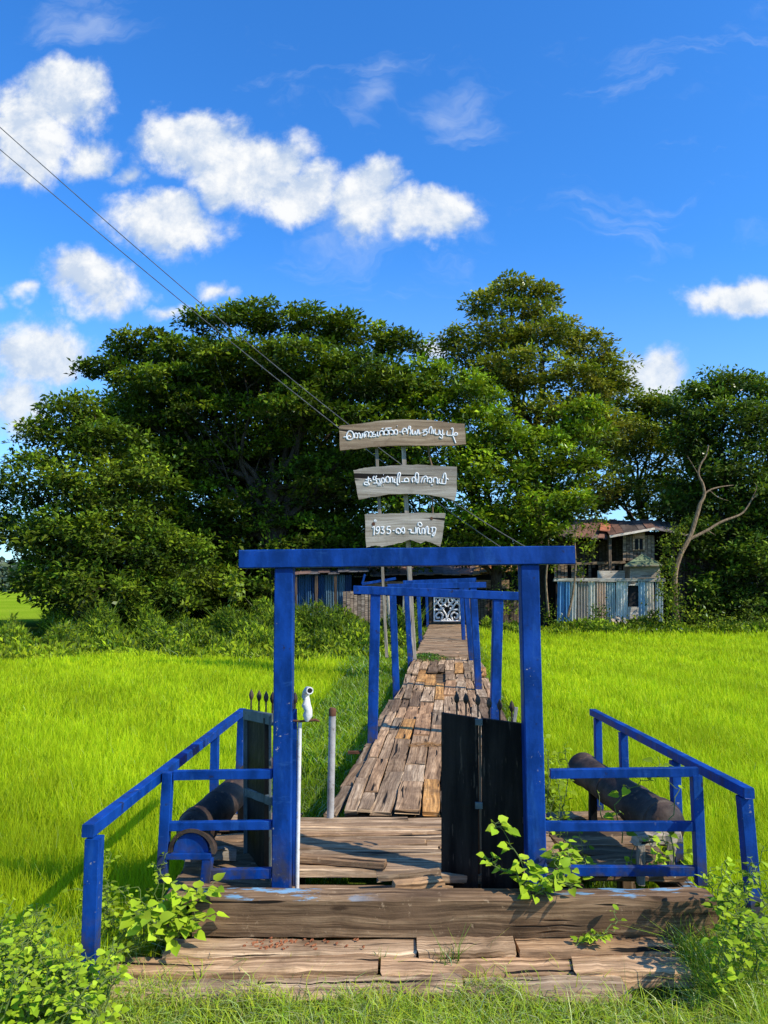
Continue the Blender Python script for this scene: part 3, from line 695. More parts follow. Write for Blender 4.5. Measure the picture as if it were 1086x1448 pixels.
T1 = [[(62,162),(85,160)],[(88,178),(86,145),(100,118),(120,113),(136,125),(141,150),(135,172),(118,182),(98,180),(92,165),(105,150),(120,162)],
[(150,170),(148,145),(160,130),(172,140),(172,166),(160,168)],[(172,140),(188,130),(196,150),(192,166),(205,168),(212,150),(212,130)],
[(228,165),(226,135),(240,120),(258,120),(264,140),(260,160)],[(240,160),(236,142),(250,138)],[(270,130),(280,118),(292,128),(290,158),(272,158)],
[(312,118),(298,128),(302,142),(318,140),(320,156),(300,160)],[(335,118),(335,150),(350,155)],[(355,150),(352,125),(368,112),(382,120),(380,145)],[(370,96),(386,90)],
[(392,145),(388,118),(402,105),(420,110),(420,140),(402,142)],[(400,92),(450,88)],[(430,140),(428,112),(445,105),(462,112),(462,138),(445,140)],
[(475,140),(470,115),(482,102),(495,110),(497,135),(485,140)],[(494,72),(498,72)],[(512,122),(530,122)],
[(545,140),(535,115),(548,92),(565,95),(570,112),(545,118)],[(575,135),(580,100),(598,92),(605,115),(598,140)],[(585,92),(590,75),(602,78),(600,92)],
[(618,100),(615,135),(630,138),(640,115),(645,138),(655,135),(660,100)],[(668,100),(672,138),(690,125)],[(700,130),(715,115),(735,118),(730,140),(705,148)],[(700,108),(740,98)],
[(750,130),(752,100),(768,78),(775,95),(770,135)],[(785,100),(785,135)],[(800,95),(800,135),(830,138),(832,100)],[(845,110),(840,135),(860,150),(855,172),(835,160)],[(862,100),(862,138),(880,140)],
[(900,110),(896,145),(925,148)],[(930,95),(945,92),(940,145),(925,148)],[(948,145),(965,128),(980,132),(978,145),(950,148)],[(945,150),(968,210)]]
T2 = [[(140,210),(135,190),(160,185),(185,205),(160,212),(145,205)],[(150,160),(200,150)],[(175,130),(170,185)],[(190,165),(205,175)],[(235,125),(220,140),(225,160),(250,165),(250,190),(225,195)],
[(255,120),(245,150),(290,155)],[(255,195),(310,195)],[(265,212),(300,212)],[(280,160),(290,190)],[(319,112),(323,112)],[(305,190),(300,155),(318,145),(330,165),(322,190)],[(317,213),(321,213)],
[(345,185),(340,150),(358,130),(375,145),(375,180),(355,185)],[(385,185),(385,145),(405,140),(410,185)],[(425,150),(425,185),(445,190)],[(450,145),(452,205),(468,205)],[(455,145),(460,105),(475,92),(482,110),(470,150),(475,190)],
[(490,180),(560,180)],[(520,180),(522,155),(545,145),(560,160),(560,182)],[(600,185),(592,155),(610,135),(625,150),(620,180)],[(622,150),(630,100),(645,95),(655,115),(655,180),(640,185),(640,150)],
[(680,185),(690,150),(710,130),(735,130),(740,180)],[(705,185),(715,155),(730,150)],[(750,150),(765,140),(780,150),(780,185),(760,185),(762,165)],[(780,210),(795,212)],[(800,185),(800,150),(820,140),(835,150),(835,190),(850,195)],
[(855,150),(855,190),(915,200)],[(880,150),(880,190)],[(890,145),(900,105),(915,100),(920,150),(915,200)],[(920,145),(945,158)]]
T3 = [[(215,622),(230,612),(228,690)],[(278,640),(262,650),(248,635),(258,615),(278,615),(280,640),(270,672),(252,680)],[(295,615),(325,612),(308,638),(326,650),(318,675),(294,672)],
[(388,610),(360,612),(354,640),(375,638),(388,655),(375,678),(352,672)],[(410,648),(428,648)],[(445,672),(440,645),(455,628),(475,632),(485,650),(480,670),(460,675),(455,655)],[(500,625),(488,650),(522,665),(515,620),(498,625)],[(505,674),(525,672)],
[(560,640),(585,640),(580,665),(600,672),(628,668),(628,612)],[(640,675),(645,630),(660,625),(668,672),(685,678)],[(650,600),(655,575),(675,572),(688,590),(680,608),(660,605)],[(688,675),(690,635),(710,630),(712,675)],
[(705,675),(720,672),(728,620),(745,612),(745,672)],[(755,625),(750,675),(775,680)],[(775,620),(820,622),(815,670),(800,700),(790,690),(810,660)],[(790,620),(785,665)]]
def smooth_line(p, k=4):
    if len(p) < 3: return p
    out = []
    for i in range(len(p) - 1):
        a = p[max(i - 1, 0)]; b = p[i]; c = p[i + 1]; d = p[min(i + 2, len(p) - 1)]
        for q in range(k):
            t = q / k
            out.append(tuple(.5 * (2 * b[j] + (-a[j] + c[j]) * t + (2 * a[j] - 5 * b[j] + 4 * c[j] - d[j]) * t * t + (-a[j] + 3 * b[j] - 3 * c[j] + d[j]) * t ** 3) for j in (0, 1)))
    return out + [p[-1]]
for outline, strokes, org, zf, m, nm in ((S1, T1, (475, 590), 5.716, 'brownboard', 'brown board, topmost and widest of the three'), (S2, T2, (495, 655), 6.79, 'greywood', 'grey board, middle of the three'), (S3, T3, (495, 655), 6.79, 'greywood', 'grey board with ragged lower edge, lowest of the three')):
    mb = MB(); o_ = [at(x, y, YS) for x, y in densify(outline, 5, .28)]; mb.slab(o_[::-1], (0, .06, 0), col=(1, 1, 1), uvs=.22)
    bd = mb.build('sign_board', M[m], sg); bd['label'] = nm
    mb = MB()
    for s_ in strokes:
        pp = [at(org[0] + x / zf, org[1] + y / zf, YS - .001) for x, y in smooth_line(s_)]
        mb.tube(pp, .0155, 6)
    mb.build('lettering', M['letter'], bd)
for (x, y, mm_, r, nm) in ((528, 741, 'rust', .05, 'rust_patch'), (531, 736, 'white', .035, 'paint_blot'), (610, 733, 'rust', .04, 'bolt_plate')):
    mb = MB(); o_ = [at(x + r * 60 * math.cos(t_) * random.uniform(.7, 1.2), y + r * 60 * math.sin(t_) * random.uniform(.7, 1.2), YS - .006) for t_ in np.linspace(0, 6.28, 9)[:-1]]
    mb.slab(o_, (0, .02, 0)); mb.build(nm, M[mm_], bd)
# ---------------------------------------------------------------- cables
def catenary(keys, label):
    pts = []
    for i in range(len(keys) - 1):
        a, b = Vector(keys[i]), Vector(keys[i + 1])
        for q in range(12):
            f = q / 12; p = a.lerp(b, f); p.z -= .0 ; pts.append(p)
    pts.append(Vector(keys[-1])); mb = MB(); mb.tube(pts, .0095, 5); tag(mb.build('overhead_cable', M['cable'], None, True), label, 'cable', 'overhead cables crossing to the shacks')
def sagline(p, q, sag, n=60):
    return [p.lerp(q, i / n) - Vector((0, 0, 4 * sag * (i / n) * (1 - i / n))) for i in range(n + 1)]
for (pa, pb, sg_, lab) in (((-70, 117), (752, 778), .5, 'upper thin black cable descending from the upper left sky behind the sign'), ((-70, 152), (736, 792), .28, 'lower thin black cable descending from the upper left sky behind the sign')):
    pts = sagline(at(*pa, 9.0), at(*pb, 25.4), sg_)
    mb = MB(); mb.tube(pts, [.006 + .010 * i / 60 for i in range(61)], 5); tag(mb.build('overhead_cable', M['cable'], None, True), lab, 'cable', 'overhead cables crossing to the shacks')
# ---------------------------------------------------------------- trees
def branch(mb, a, b, r0, r1, wob=.12, n=7, col=(1, 1, 1), nn=7, droop=0):
    a = Vector(a); b = Vector(b); L = (b - a).length; pts = []; rad = []
    off = Vector((0, 0, 0))
    for i in range(n + 1):
        f = i / n; off = off + Vector((random.gauss(0, 1), random.gauss(0, 1), random.gauss(0, .6))) * wob * L / n * (1 if 0 < i < n else 0)
        p = a.lerp(b, f) + off * math.sin(math.pi * min(f, .99)) + Vector((0, 0, math.sin(math.pi * f) * L * droop)); pts.append(p); rad.append(r0 + (r1 - r0) * f)
    mb.tube(pts, rad, nn, col); return pts
def tree(name, label, group, base, lobes, leafsize, cols, trunk_r=.25, nclump=26, nleaf=52, fork=None, clump_r=.55, flat=.55, inner=.25, barkcol=(.55, .5, .45), dens=1.0, cat='tree'):
    """lobes: (px,py,Y,rx_px,ry_px[,ry_depth m])"""
    base = Vector(base); tr = thing(name, base, label, cat, group)
    mb = MB(); fork = base.lerp(Vector(fork), 1) if fork is not None else base + Vector((0, 0, 2.5))
    trunkpts = branch(mb, base - Vector((0, 0, .2)), fork, trunk_r, trunk_r * .7, .10, 6, barkcol, 10)
    Ps = []; Cs = []; Ax = []; Nr = []; Lz = []
    for lb in lobes:
        px, py, Yd, rx, ry = lb[:5]; sc = Yd / F_; c = at(px, py, Yd); rx *= sc; ry *= sc; rd = lb[5] if len(lb) > 5 else max(rx * .7, 1.0)
        st = fork.lerp(c, .0); tp = random.choice(trunkpts[3:]); bp_ = branch(mb, tp, c, trunk_r * .33, .03, .2, 8, barkcol, 7)
        vol = (rx * ry * rd) ** (1 / 3); area = (rx * ry + ry * rd + rx * rd)
        K = max(6, int(nclump * area * .42 * dens))
        u = unit(RNG.normal(0, 1, (K, 3))); u[:, 2] = u[:, 2] * .9 + .12
        u[:, 1] -= .25; u = unit(u)
        rr = np.where(RNG.uniform(0, 1, K) < inner, RNG.uniform(.3, .8, K), RNG.uniform(.82, 1.12, K))
        cc = np.array(c) + u * rr[:, None] * np.array([rx, rd, ry])
        for q in cc[:max(3, K // 9)]:
            s0 = random.choice(bp_[3:]); branch(mb, s0, q, .035, .008, .15, 4, barkcol, 4)
        for q in cc:
            m = int(nleaf * 1.2 * RNG.uniform(.6, 1.3)); cr = clump_r * RNG.uniform(.65, 1.35)
            a = unit(RNG.normal(0, 1, (m, 3))) * (RNG.uniform(0, 1, (m, 1)) ** .5)
            P = q + a * np.array([cr, cr, cr * flat]); P[:, 2] -= (a[:, 0] ** 2 + a[:, 1] ** 2) * cr * .25
            out = unit(a * np.array([1, 1, .3]) + RNG.normal(0, .35, (m, 3)))
            nn_ = unit(RNG.normal(0, .45, (m, 3)) + np.array([0, 0, 1.]) + a * .5)
            tone_ = RNG.uniform(.6, 1.4); base_c = np.array(cols[RNG.integers(len(cols))]) * tone_
            # crown shading put into leaf colour: low clumps and low leaves darker, high ones lighter
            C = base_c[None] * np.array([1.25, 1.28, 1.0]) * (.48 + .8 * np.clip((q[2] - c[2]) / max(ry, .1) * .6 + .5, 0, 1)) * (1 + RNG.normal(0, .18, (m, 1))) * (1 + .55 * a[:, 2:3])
            Ps.append(P); Cs.append(np.clip(C, .003, .6)); Ax.append(out); Nr.append(nn_); Lz.append(leafsize * 1.12 * RNG.uniform(.6, 1.3, m))
    P = np.concatenate(Ps); C = np.concatenate(Cs); Ax = np.concatenate(Ax); Nr = np.concatenate(Nr); Lz = np.concatenate(Lz)
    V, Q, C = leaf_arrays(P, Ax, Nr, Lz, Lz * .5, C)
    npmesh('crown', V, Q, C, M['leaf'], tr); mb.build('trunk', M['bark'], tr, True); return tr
TG = 'trees around the shacks'
LIME = [(.18, .25, .010), (.15, .22, .010), (.23, .28, .012)]
GRN = [(.075, .125, .007), (.10, .155, .008), (.15, .20, .010), (.045, .085, .007)]
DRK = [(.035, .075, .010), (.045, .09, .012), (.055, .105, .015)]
OLV = [(.15, .18, .018), (.18, .20, .02), (.12, .16, .015), (.21, .21, .03)]
def gb(px, Y):
    x = (px - CX) / F_ * Y; return (x, Y, float(gh(x, Y)))
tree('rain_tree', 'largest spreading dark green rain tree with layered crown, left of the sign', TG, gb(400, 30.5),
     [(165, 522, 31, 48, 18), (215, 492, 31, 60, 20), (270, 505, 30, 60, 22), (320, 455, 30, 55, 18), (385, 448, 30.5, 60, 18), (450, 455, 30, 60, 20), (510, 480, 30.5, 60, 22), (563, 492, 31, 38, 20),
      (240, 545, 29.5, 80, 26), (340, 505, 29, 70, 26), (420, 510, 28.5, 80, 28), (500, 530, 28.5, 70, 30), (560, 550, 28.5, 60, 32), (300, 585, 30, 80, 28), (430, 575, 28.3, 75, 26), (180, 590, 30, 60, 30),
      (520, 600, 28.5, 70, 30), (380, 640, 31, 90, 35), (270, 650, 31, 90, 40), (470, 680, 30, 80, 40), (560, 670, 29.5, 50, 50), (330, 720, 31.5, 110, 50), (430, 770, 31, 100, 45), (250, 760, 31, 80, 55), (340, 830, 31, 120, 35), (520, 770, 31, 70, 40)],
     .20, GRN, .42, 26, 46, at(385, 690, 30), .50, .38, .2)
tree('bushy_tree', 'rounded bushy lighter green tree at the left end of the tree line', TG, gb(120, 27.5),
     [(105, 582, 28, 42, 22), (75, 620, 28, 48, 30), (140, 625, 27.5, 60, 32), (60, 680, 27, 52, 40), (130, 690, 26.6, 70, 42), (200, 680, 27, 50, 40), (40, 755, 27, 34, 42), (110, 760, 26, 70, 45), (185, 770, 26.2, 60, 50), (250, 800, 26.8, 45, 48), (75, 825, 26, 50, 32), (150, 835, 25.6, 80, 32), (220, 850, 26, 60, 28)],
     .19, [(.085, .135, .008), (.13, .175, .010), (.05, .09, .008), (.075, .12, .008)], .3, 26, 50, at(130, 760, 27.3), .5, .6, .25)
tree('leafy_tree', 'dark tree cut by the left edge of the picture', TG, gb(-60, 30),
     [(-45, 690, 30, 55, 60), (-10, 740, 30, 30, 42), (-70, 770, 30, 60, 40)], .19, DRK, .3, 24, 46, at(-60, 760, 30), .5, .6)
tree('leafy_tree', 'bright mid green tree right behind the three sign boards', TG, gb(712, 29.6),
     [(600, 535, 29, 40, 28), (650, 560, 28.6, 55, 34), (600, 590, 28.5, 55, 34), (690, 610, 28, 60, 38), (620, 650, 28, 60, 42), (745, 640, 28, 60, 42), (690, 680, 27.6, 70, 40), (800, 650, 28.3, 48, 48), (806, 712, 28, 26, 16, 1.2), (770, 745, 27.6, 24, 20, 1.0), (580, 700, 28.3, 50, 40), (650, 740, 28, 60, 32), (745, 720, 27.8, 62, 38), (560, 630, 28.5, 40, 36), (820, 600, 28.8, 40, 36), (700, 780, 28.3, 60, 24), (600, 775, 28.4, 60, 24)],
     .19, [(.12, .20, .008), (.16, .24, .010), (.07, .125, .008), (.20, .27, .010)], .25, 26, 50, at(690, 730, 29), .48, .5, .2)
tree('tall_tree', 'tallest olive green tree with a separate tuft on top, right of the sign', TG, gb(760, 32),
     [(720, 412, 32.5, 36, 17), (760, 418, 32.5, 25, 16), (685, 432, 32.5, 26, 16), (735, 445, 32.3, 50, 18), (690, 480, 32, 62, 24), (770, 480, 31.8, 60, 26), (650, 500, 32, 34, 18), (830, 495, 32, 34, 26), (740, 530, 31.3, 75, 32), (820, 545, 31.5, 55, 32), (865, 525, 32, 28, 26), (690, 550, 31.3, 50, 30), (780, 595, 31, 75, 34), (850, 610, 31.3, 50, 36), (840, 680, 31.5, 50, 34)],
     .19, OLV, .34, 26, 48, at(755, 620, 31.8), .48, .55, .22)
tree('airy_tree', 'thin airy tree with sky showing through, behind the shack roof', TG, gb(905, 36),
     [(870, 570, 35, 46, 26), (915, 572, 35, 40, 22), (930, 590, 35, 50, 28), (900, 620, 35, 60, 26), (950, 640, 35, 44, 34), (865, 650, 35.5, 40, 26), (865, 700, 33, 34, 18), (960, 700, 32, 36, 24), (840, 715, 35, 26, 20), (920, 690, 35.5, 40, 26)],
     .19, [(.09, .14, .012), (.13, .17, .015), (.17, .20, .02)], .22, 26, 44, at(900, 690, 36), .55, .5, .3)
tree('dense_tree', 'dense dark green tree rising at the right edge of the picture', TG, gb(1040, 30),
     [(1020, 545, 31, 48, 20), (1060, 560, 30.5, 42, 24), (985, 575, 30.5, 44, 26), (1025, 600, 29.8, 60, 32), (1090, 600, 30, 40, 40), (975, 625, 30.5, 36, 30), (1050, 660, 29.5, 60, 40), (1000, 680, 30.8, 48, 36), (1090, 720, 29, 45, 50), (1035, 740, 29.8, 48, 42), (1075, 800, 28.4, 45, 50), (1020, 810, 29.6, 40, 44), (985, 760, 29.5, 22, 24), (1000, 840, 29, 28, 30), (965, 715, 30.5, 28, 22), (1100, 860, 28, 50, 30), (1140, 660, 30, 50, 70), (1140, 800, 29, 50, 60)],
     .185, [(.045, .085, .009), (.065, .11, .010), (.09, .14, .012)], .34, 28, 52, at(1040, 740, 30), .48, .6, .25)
# trees further back that close the gaps behind the shacks
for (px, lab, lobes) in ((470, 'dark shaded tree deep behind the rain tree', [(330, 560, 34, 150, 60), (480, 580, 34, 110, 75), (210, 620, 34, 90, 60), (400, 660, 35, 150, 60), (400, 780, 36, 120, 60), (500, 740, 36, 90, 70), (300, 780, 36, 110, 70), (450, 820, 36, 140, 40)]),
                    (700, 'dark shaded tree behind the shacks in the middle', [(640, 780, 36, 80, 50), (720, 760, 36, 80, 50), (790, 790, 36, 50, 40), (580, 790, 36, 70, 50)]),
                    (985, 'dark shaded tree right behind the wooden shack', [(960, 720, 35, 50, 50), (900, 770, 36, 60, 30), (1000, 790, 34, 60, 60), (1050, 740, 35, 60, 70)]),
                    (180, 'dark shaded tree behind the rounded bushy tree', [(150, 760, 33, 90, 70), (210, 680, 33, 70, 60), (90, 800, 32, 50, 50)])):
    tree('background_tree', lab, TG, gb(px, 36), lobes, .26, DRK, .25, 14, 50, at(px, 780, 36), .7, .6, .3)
# bare leaning tree
bt = thing('bare_tree', gb(958, 27.2), 'bare pale leaning tree with curved branches beside the green roof bay', 'tree', TG)
mb = MB(); Yb_ = 27.0
def pl(pts, r0, r1, col=(2.4, 2.0, 1.5)):
    pp = smooth_line(pts, 4); n = len(pp); mb.tube([at(x, y, Yb_) for x, y in pp], [(r0 + (r1 - r0) * i / (n - 1)) * .66 for i in range(n)], 8, col)
pl([(958, 880), (955, 850), (955, 812), (962, 785), (976, 758), (985, 730), (990, 712)], .16, .11)
pl([(990, 712), (996, 700), (994, 685), (988, 672), (990, 658), (998, 645), (1002, 630)], .10, .035)
pl([(994, 700), (1006, 692), (1022, 688), (1038, 686)], .06, .02)
pl([(976, 762), (1000, 750), (1020, 738), (1046, 728), (1056, 718), (1064, 705), (1072, 700)], .09, .025)
pl([(1000, 750), (1012, 757)], .03, .01); pl([(988, 672), (978, 655), (972, 645)], .03, .012); pl([(1004, 694), (1015, 703), (1030, 708)], .03, .01)
pl([(1062, 707), (1070, 690), (1066, 682)], .025, .01)
mb.build('trunk', M['bark'], bt, True)

def foliage(name, blobs, label, cat, cols, size, n, group=None, broad=False, par=None, up=1.0):
    Ps = []
    for (px, py, Yd, rx, ry) in blobs:
        c = np.array(at(px, py, Yd)); sc = Yd / F_; m = int(n * max(.15, rx * ry * sc * sc))
        a = RNG.normal(0, .48, (m, 3)); Ps.append(c + a * np.array([rx * sc, max(rx * sc * .7, .12), ry * sc]))
    P = np.concatenate(Ps); gzv = gh(P[:, 0], P[:, 1]); P[:, 2] = np.maximum(P[:, 2], gzv + .02); m = len(P)
    ax = unit(RNG.normal(0, 1, (m, 3)) + np.array([0, 0, .2])); nr = unit(RNG.normal(0, .5, (m, 3)) + np.array([.1, -.3, up]))
    ci = RNG.integers(0, len(cols), m); C = np.array(cols)[ci] * (1 + RNG.normal(0, .22, (m, 1)))
    # clumpy light/dark variation
    C *= (1 + .35 * np.sin(P[:, :1] * 4.1 + P[:, 2:] * 5.3) * np.sin(P[:, 1:2] * 3.3 + P[:, 2:] * 2.1))
    sz = size * RNG.uniform(.6, 1.3, m)
    o = npmesh(name, *leaf_arrays(P, ax, nr, sz, sz * (.75 if broad else .5), np.clip(C, .003, .6), broad), M['leaf'], par)
    if par is None: tag(o, label, cat, group)
    return o
foliage('leaves', [(1000, 640, 27.1, 14, 12), (985, 660, 27.1, 10, 12), (1040, 690, 27.1, 12, 8), (1068, 695, 27.1, 14, 12), (1020, 745, 27.1, 16, 8), (1000, 715, 27.2, 10, 10), (1015, 665, 27.4, 18, 14)], '', '', GRN + DRK, .15, 170, par=bt)
foliage('vine_foliage', [(950, 800, 26.9, 9, 40), (948, 840, 26.8, 16, 25), (960, 760, 26.9, 8, 20)], '', '', LIME + GRN, .13, 900, par=bt)
SG = 'shrubs in front of the shacks'
foliage('hanging_branch', [(795, 742, 27.6, 20, 12), (826, 748, 27.8, 20, 10), (850, 738, 28, 14, 8), (838, 772, 28, 8, 16), (800, 775, 27.6, 10, 14)], 'leafy branch hanging over the left part of the shack roof', 'branch', LIME + GRN, .13, 520)
foliage('creeper', [(938, 800, 27.9, 7, 18), (934, 830, 27.6, 8, 22), (940, 770, 28.4, 12, 12), (960, 752, 28.6, 16, 8), (925, 872, 27.4, 10, 12)], 'green creeper covering the right corner of the corrugated fence and the roof eaves', 'creeper', GRN + LIME, .12, 900)
foliage('vine_mound', [(960, 860, 26.5, 26, 24), (990, 872, 26.2, 32, 16), (1025, 880, 26, 32, 10), (945, 880, 26, 20, 12)], 'cascading mound of bright green vines right of the corrugated fence', 'vine', LIME + GRN, .13, 700)
foliage('shrub', [(845, 868, 27.4, 17, 15), (843, 880, 27.2, 20, 8)], 'dark low shrub against the blue corrugated sheets', 'shrub', DRK + GRN, .12, 900, SG)
foliage('shrub', [(900, 880, 27, 30, 9), (925, 872, 27, 12, 14)], 'low grey-green shrub at the foot of the corrugated fence below the window', 'shrub', GRN + OLV, .11, 800, SG)
foliage('shrub', [(795, 880, 27, 22, 10), (775, 868, 27.2, 12, 18)], 'low green shrub behind the right gate post', 'shrub', GRN, .11, 800, SG)
foliage('shrub', [(715, 850, 27.8, 24, 30), (735, 825, 28, 16, 28)], 'tall leafy shrub right of the patterned white gate', 'shrub', LIME + GRN, .13, 500, SG)
foliage('shrub', [(1060, 872, 27, 26, 20), (1090, 880, 26.5, 24, 14)], 'low dark green shrub at the right edge of the picture', 'shrub', GRN, .12, 700, SG)
foliage('shrub', [(325, 820, 24.5, 15, 24), (335, 840, 24.5, 14, 18)], 'pale yellow-green sapling bush left of the gateway lintel end', 'shrub', LIME + [(.2, .26, .05)], .15, 420, SG, True)
# undergrowth: individually rounded weed banks at left, merging into one mass
A = []
n = 17000
for (x0, x1, y0, y1, hh, cols, m) in ((-16, 1.4, 19.0, 21.2, .45, LIME, 14000), (-16, 1.2, 21, 24.0, .8, LIME + GRN, 24000), (-12, 1.6, 23.5, 27.0, 1.2, GRN, 24000), (3.6, 17, 25.6, 28.0, .45, LIME + GRN, 16000)):
    x = RNG.uniform(x0, x1, m); y = RNG.uniform(y0, y1, m)
    top = hh * (.55 + .45 * np.sin(x * 1.7 + 2 * np.sin(y)) * np.sin(y * 1.1 + x * .6) + .25 * np.sin(x * 4.3 + y * 2.2))
    top = np.maximum(top, .12); z = gh(x, y) + top * RNG.uniform(0, 1, m) ** .5
    k = np.abs(x - bx(y)) > 1.0; x, y, z, top = x[k], y[k], z[k], top[k]; mm = len(x)
    C = np.array([(c[0] * 1.25, c[1] * 1.3, c[2]) for c in cols])[RNG.integers(0, len(cols), mm)] * (1 + RNG.normal(0, .22, (mm, 1))) * (.75 + .5 * np.sin(x * 1.3 + y)[:, None] ** 2)
    sz = .15 * RNG.uniform(.6, 1.5, mm)
    A.append(leaf_arrays(np.stack([x, y, z], 1), unit(RNG.normal(0, 1, (mm, 3)) + np.array([0, 0, .8])), unit(RNG.normal(0, .6, (mm, 3)) + np.array([.1, -.4, .8])), sz, sz * .35, np.clip(C, .003, .6)))
    mb_ = min(mm, 9000); A.append(blades(np.stack([x[:mb_], y[:mb_], gh(x[:mb_], y[:mb_])], 1), top[:mb_] * RNG.uniform(.7, 1.35, mb_), np.full(mb_, .03), RNG.uniform(.1, .6, mb_), colvar(mb_, (.05, .10, .01), .2), colvar(mb_, (.17, .27, .02), .25)))
o = npmesh('undergrowth', *merge(A), M['leaf']); tag(o, 'tangled green weeds between the rice and the tree line', 'undergrowth', None, 'stuff')
A = []
m = 42000; x = RNG.uniform(-15, 24, m); y = RNG.uniform(34, 39, m); top = 3.2 + .7 * np.sin(x * .9) + .5 * np.sin(x * 2.3 + y)
z = gh(x, y) + top * RNG.uniform(0, 1, m) ** .8; sz = .34 * RNG.uniform(.7, 1.3, m)
C = np.array(DRK)[RNG.integers(0, 3, m)] * (1 + RNG.normal(0, .2, (m, 1)))
o = npmesh('thicket', *leaf_arrays(np.stack([x, y, z], 1), unit(RNG.normal(0, 1, (m, 3))), unit(RNG.normal(0, .6, (m, 3)) + np.array([0, -.6, .6])), sz, sz * .6, np.clip(C, .003, .6)), M['leaf'])
tag(o, 'dark tangled thicket closing the gaps behind the trees', 'thicket', None, 'stuff')
# slim saplings in front of the shack
for (pts, blobs, lab) in (([(803, 872), (810, 840), (814, 800), (813, 760), (820, 722)], [(820, 740, 27.2, 11, 16), (812, 762, 27.2, 14, 10), (830, 775, 27.2, 9, 18), (806, 720, 27.2, 10, 12), (822, 808, 27.2, 8, 14)], 'slim leaning sapling in front of the shack, right of the lintel end'),
                          ([(776, 872), (772, 820), (776, 780), (774, 752)], [(776, 770, 27.4, 10, 14), (782, 800, 27.4, 8, 12)], 'slim sapling behind the right end of the blue lintel')):
    b0 = at(*pts[0], 27.2); t_ = thing('sapling', (b0.x, b0.y, float(gh(b0.x, b0.y))), lab, 'sapling', 'slim saplings by the shack')
    mb = MB(); pp = smooth_line(pts, 4); mb.tube([at(x, y, 27.2) for x, y in pp], [.05 - .035 * i / len(pp) for i in range(len(pp))], 6, (2.2, 1.9, 1.4)); mb.build('trunk', M['bark'], t_, True)
    foliage('crown', blobs, '', '', LIME + GRN, .13, 420, par=t_)
# far treeline left
parts = []
m = 9000; x = RNG.uniform(-190, -60, m); top = 5 + 2 * np.sin(x * .11) + 1.2 * np.sin(x * .37); z = -.5 + top * RNG.uniform(0, 1, m) ** .7; y = 190 + RNG.uniform(-6, 6, m)
C = np.array([(.09, .13, .07), (.12, .16, .08), (.07, .11, .075)])[RNG.integers(0, 3, m)] * (1 + RNG.normal(0, .2, (m, 1)))
o = npmesh('far_woods', *leaf_arrays(np.stack([x, y, z], 1), unit(RNG.normal(0, 1, (m, 3))), unit(RNG.normal(0, 1, (m, 3))), np.full(m, 1.6), np.full(m, 1.3), np.clip(C, .01, .5)), M['leaf'])
tag(o, 'hazy distant woods beyond the fields at the left horizon', 'woods', None, 'stuff')
# ---------------------------------------------------------------- shacks
def corr(mb, x0, y0, x1, y1, Y, col, ribs=4, depth=.035, skew=0):
    """vertical corrugated sheet between pixel corners (x0,y0) top-left and (x1,y1) bottom-right"""
    n = ribs * 6; top = []; bot = []
    for i in range(n + 1):
        f = i / n; o = depth * math.sin(f * ribs * 2 * math.pi)
        top.append(at(x0 + (x1 - x0) * f + skew, y0, Y) + Vector((0, o, 0))); bot.append(at(x0 + (x1 - x0) * f, y1, Y) + Vector((0, o, 0)))
    b = len(mb.v); mb.v += top + bot
    for i in range(n): mb.face((b + i, b + n + 1 + i, b + n + 2 + i, b + i + 1), ((i, 0), (i, 1), (i + 1, 1), (i + 1, 0)), col)
def panel(mb, x0, y0, x1, y1, Y, th=.05, col=(1, 1, 1)):
    mb.slab([at(x0, y1, Y), at(x1, y1, Y), at(x1, y0, Y), at(x0, y0, Y)], (0, th, 0), col)
# corrugated fence
cf = thing('corrugated_fence', at(865, 884, 28), 'fence of rusty white and pale blue corrugated sheets below the wooden shack', 'fence')
sheets = [(788, 798, (.14, .36, .66)), (798, 806, (.12, .34, .62)), (806, 815, (.66, .68, .62)), (832, 842, (.74, .72, .62)), (842, 857, (.70, .52, .38)), (857, 871, (.52, .62, .62)), (871, 888, (.86, .86, .78)), (903, 913, (.42, .62, .74)), (913, 926, (.82, .76, .64)), (926, 938, (.55, .66, .70)), (815, 832, (.42, .38, .32))]
for (a, b, c_) in sheets:
    mb = MB(); corr(mb, a, 822 + random.uniform(-1, 2), b - .6, 878 + random.uniform(-2, 4), 28 + random.uniform(-.04, .04), tuple(k * .9 for k in c_), max(2, int((b - a) / 3.5)), .045, random.uniform(-1.5, 1.5)); mb.build('sheet', M['sheet'], cf)
mb = MB(); mb.beam(at(783, 820, 27.92), at(940, 820, 27.92), .05, .12, segs=8, jit=.01, col=(1.2, 1.3, 1.35)); mb.build('top_board', M['greywood'], cf)
for ya_, yb_ in ((824, 828), (858, 876)): mb = MB(); panel(mb, 888, ya_, 903, yb_, 27.9, .06, (1.6, 1.6, 1.6)); mb.build('door_panel', M['greywood'], cf)
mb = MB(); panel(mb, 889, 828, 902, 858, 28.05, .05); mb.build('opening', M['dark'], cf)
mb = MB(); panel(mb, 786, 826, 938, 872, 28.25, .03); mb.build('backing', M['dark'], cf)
for i, (x, l) in enumerate(((866, 14), (873, 18), (881, 16))):
    mb = MB(); mb.beam(at(x + 8, 889, 27.3), at(x, 889 - l, 27.8), .14, .03, col=(1.6, 1.5, 1.3), segs=3, jit=.004)
    tag(mb.build('leaning_board', M['greywood']), ('leftmost and shortest', 'middle and longest', 'rightmost')[i] + ' of three pale boards leaning on the corrugated fence', 'board', 'pale boards leaning on the fence')
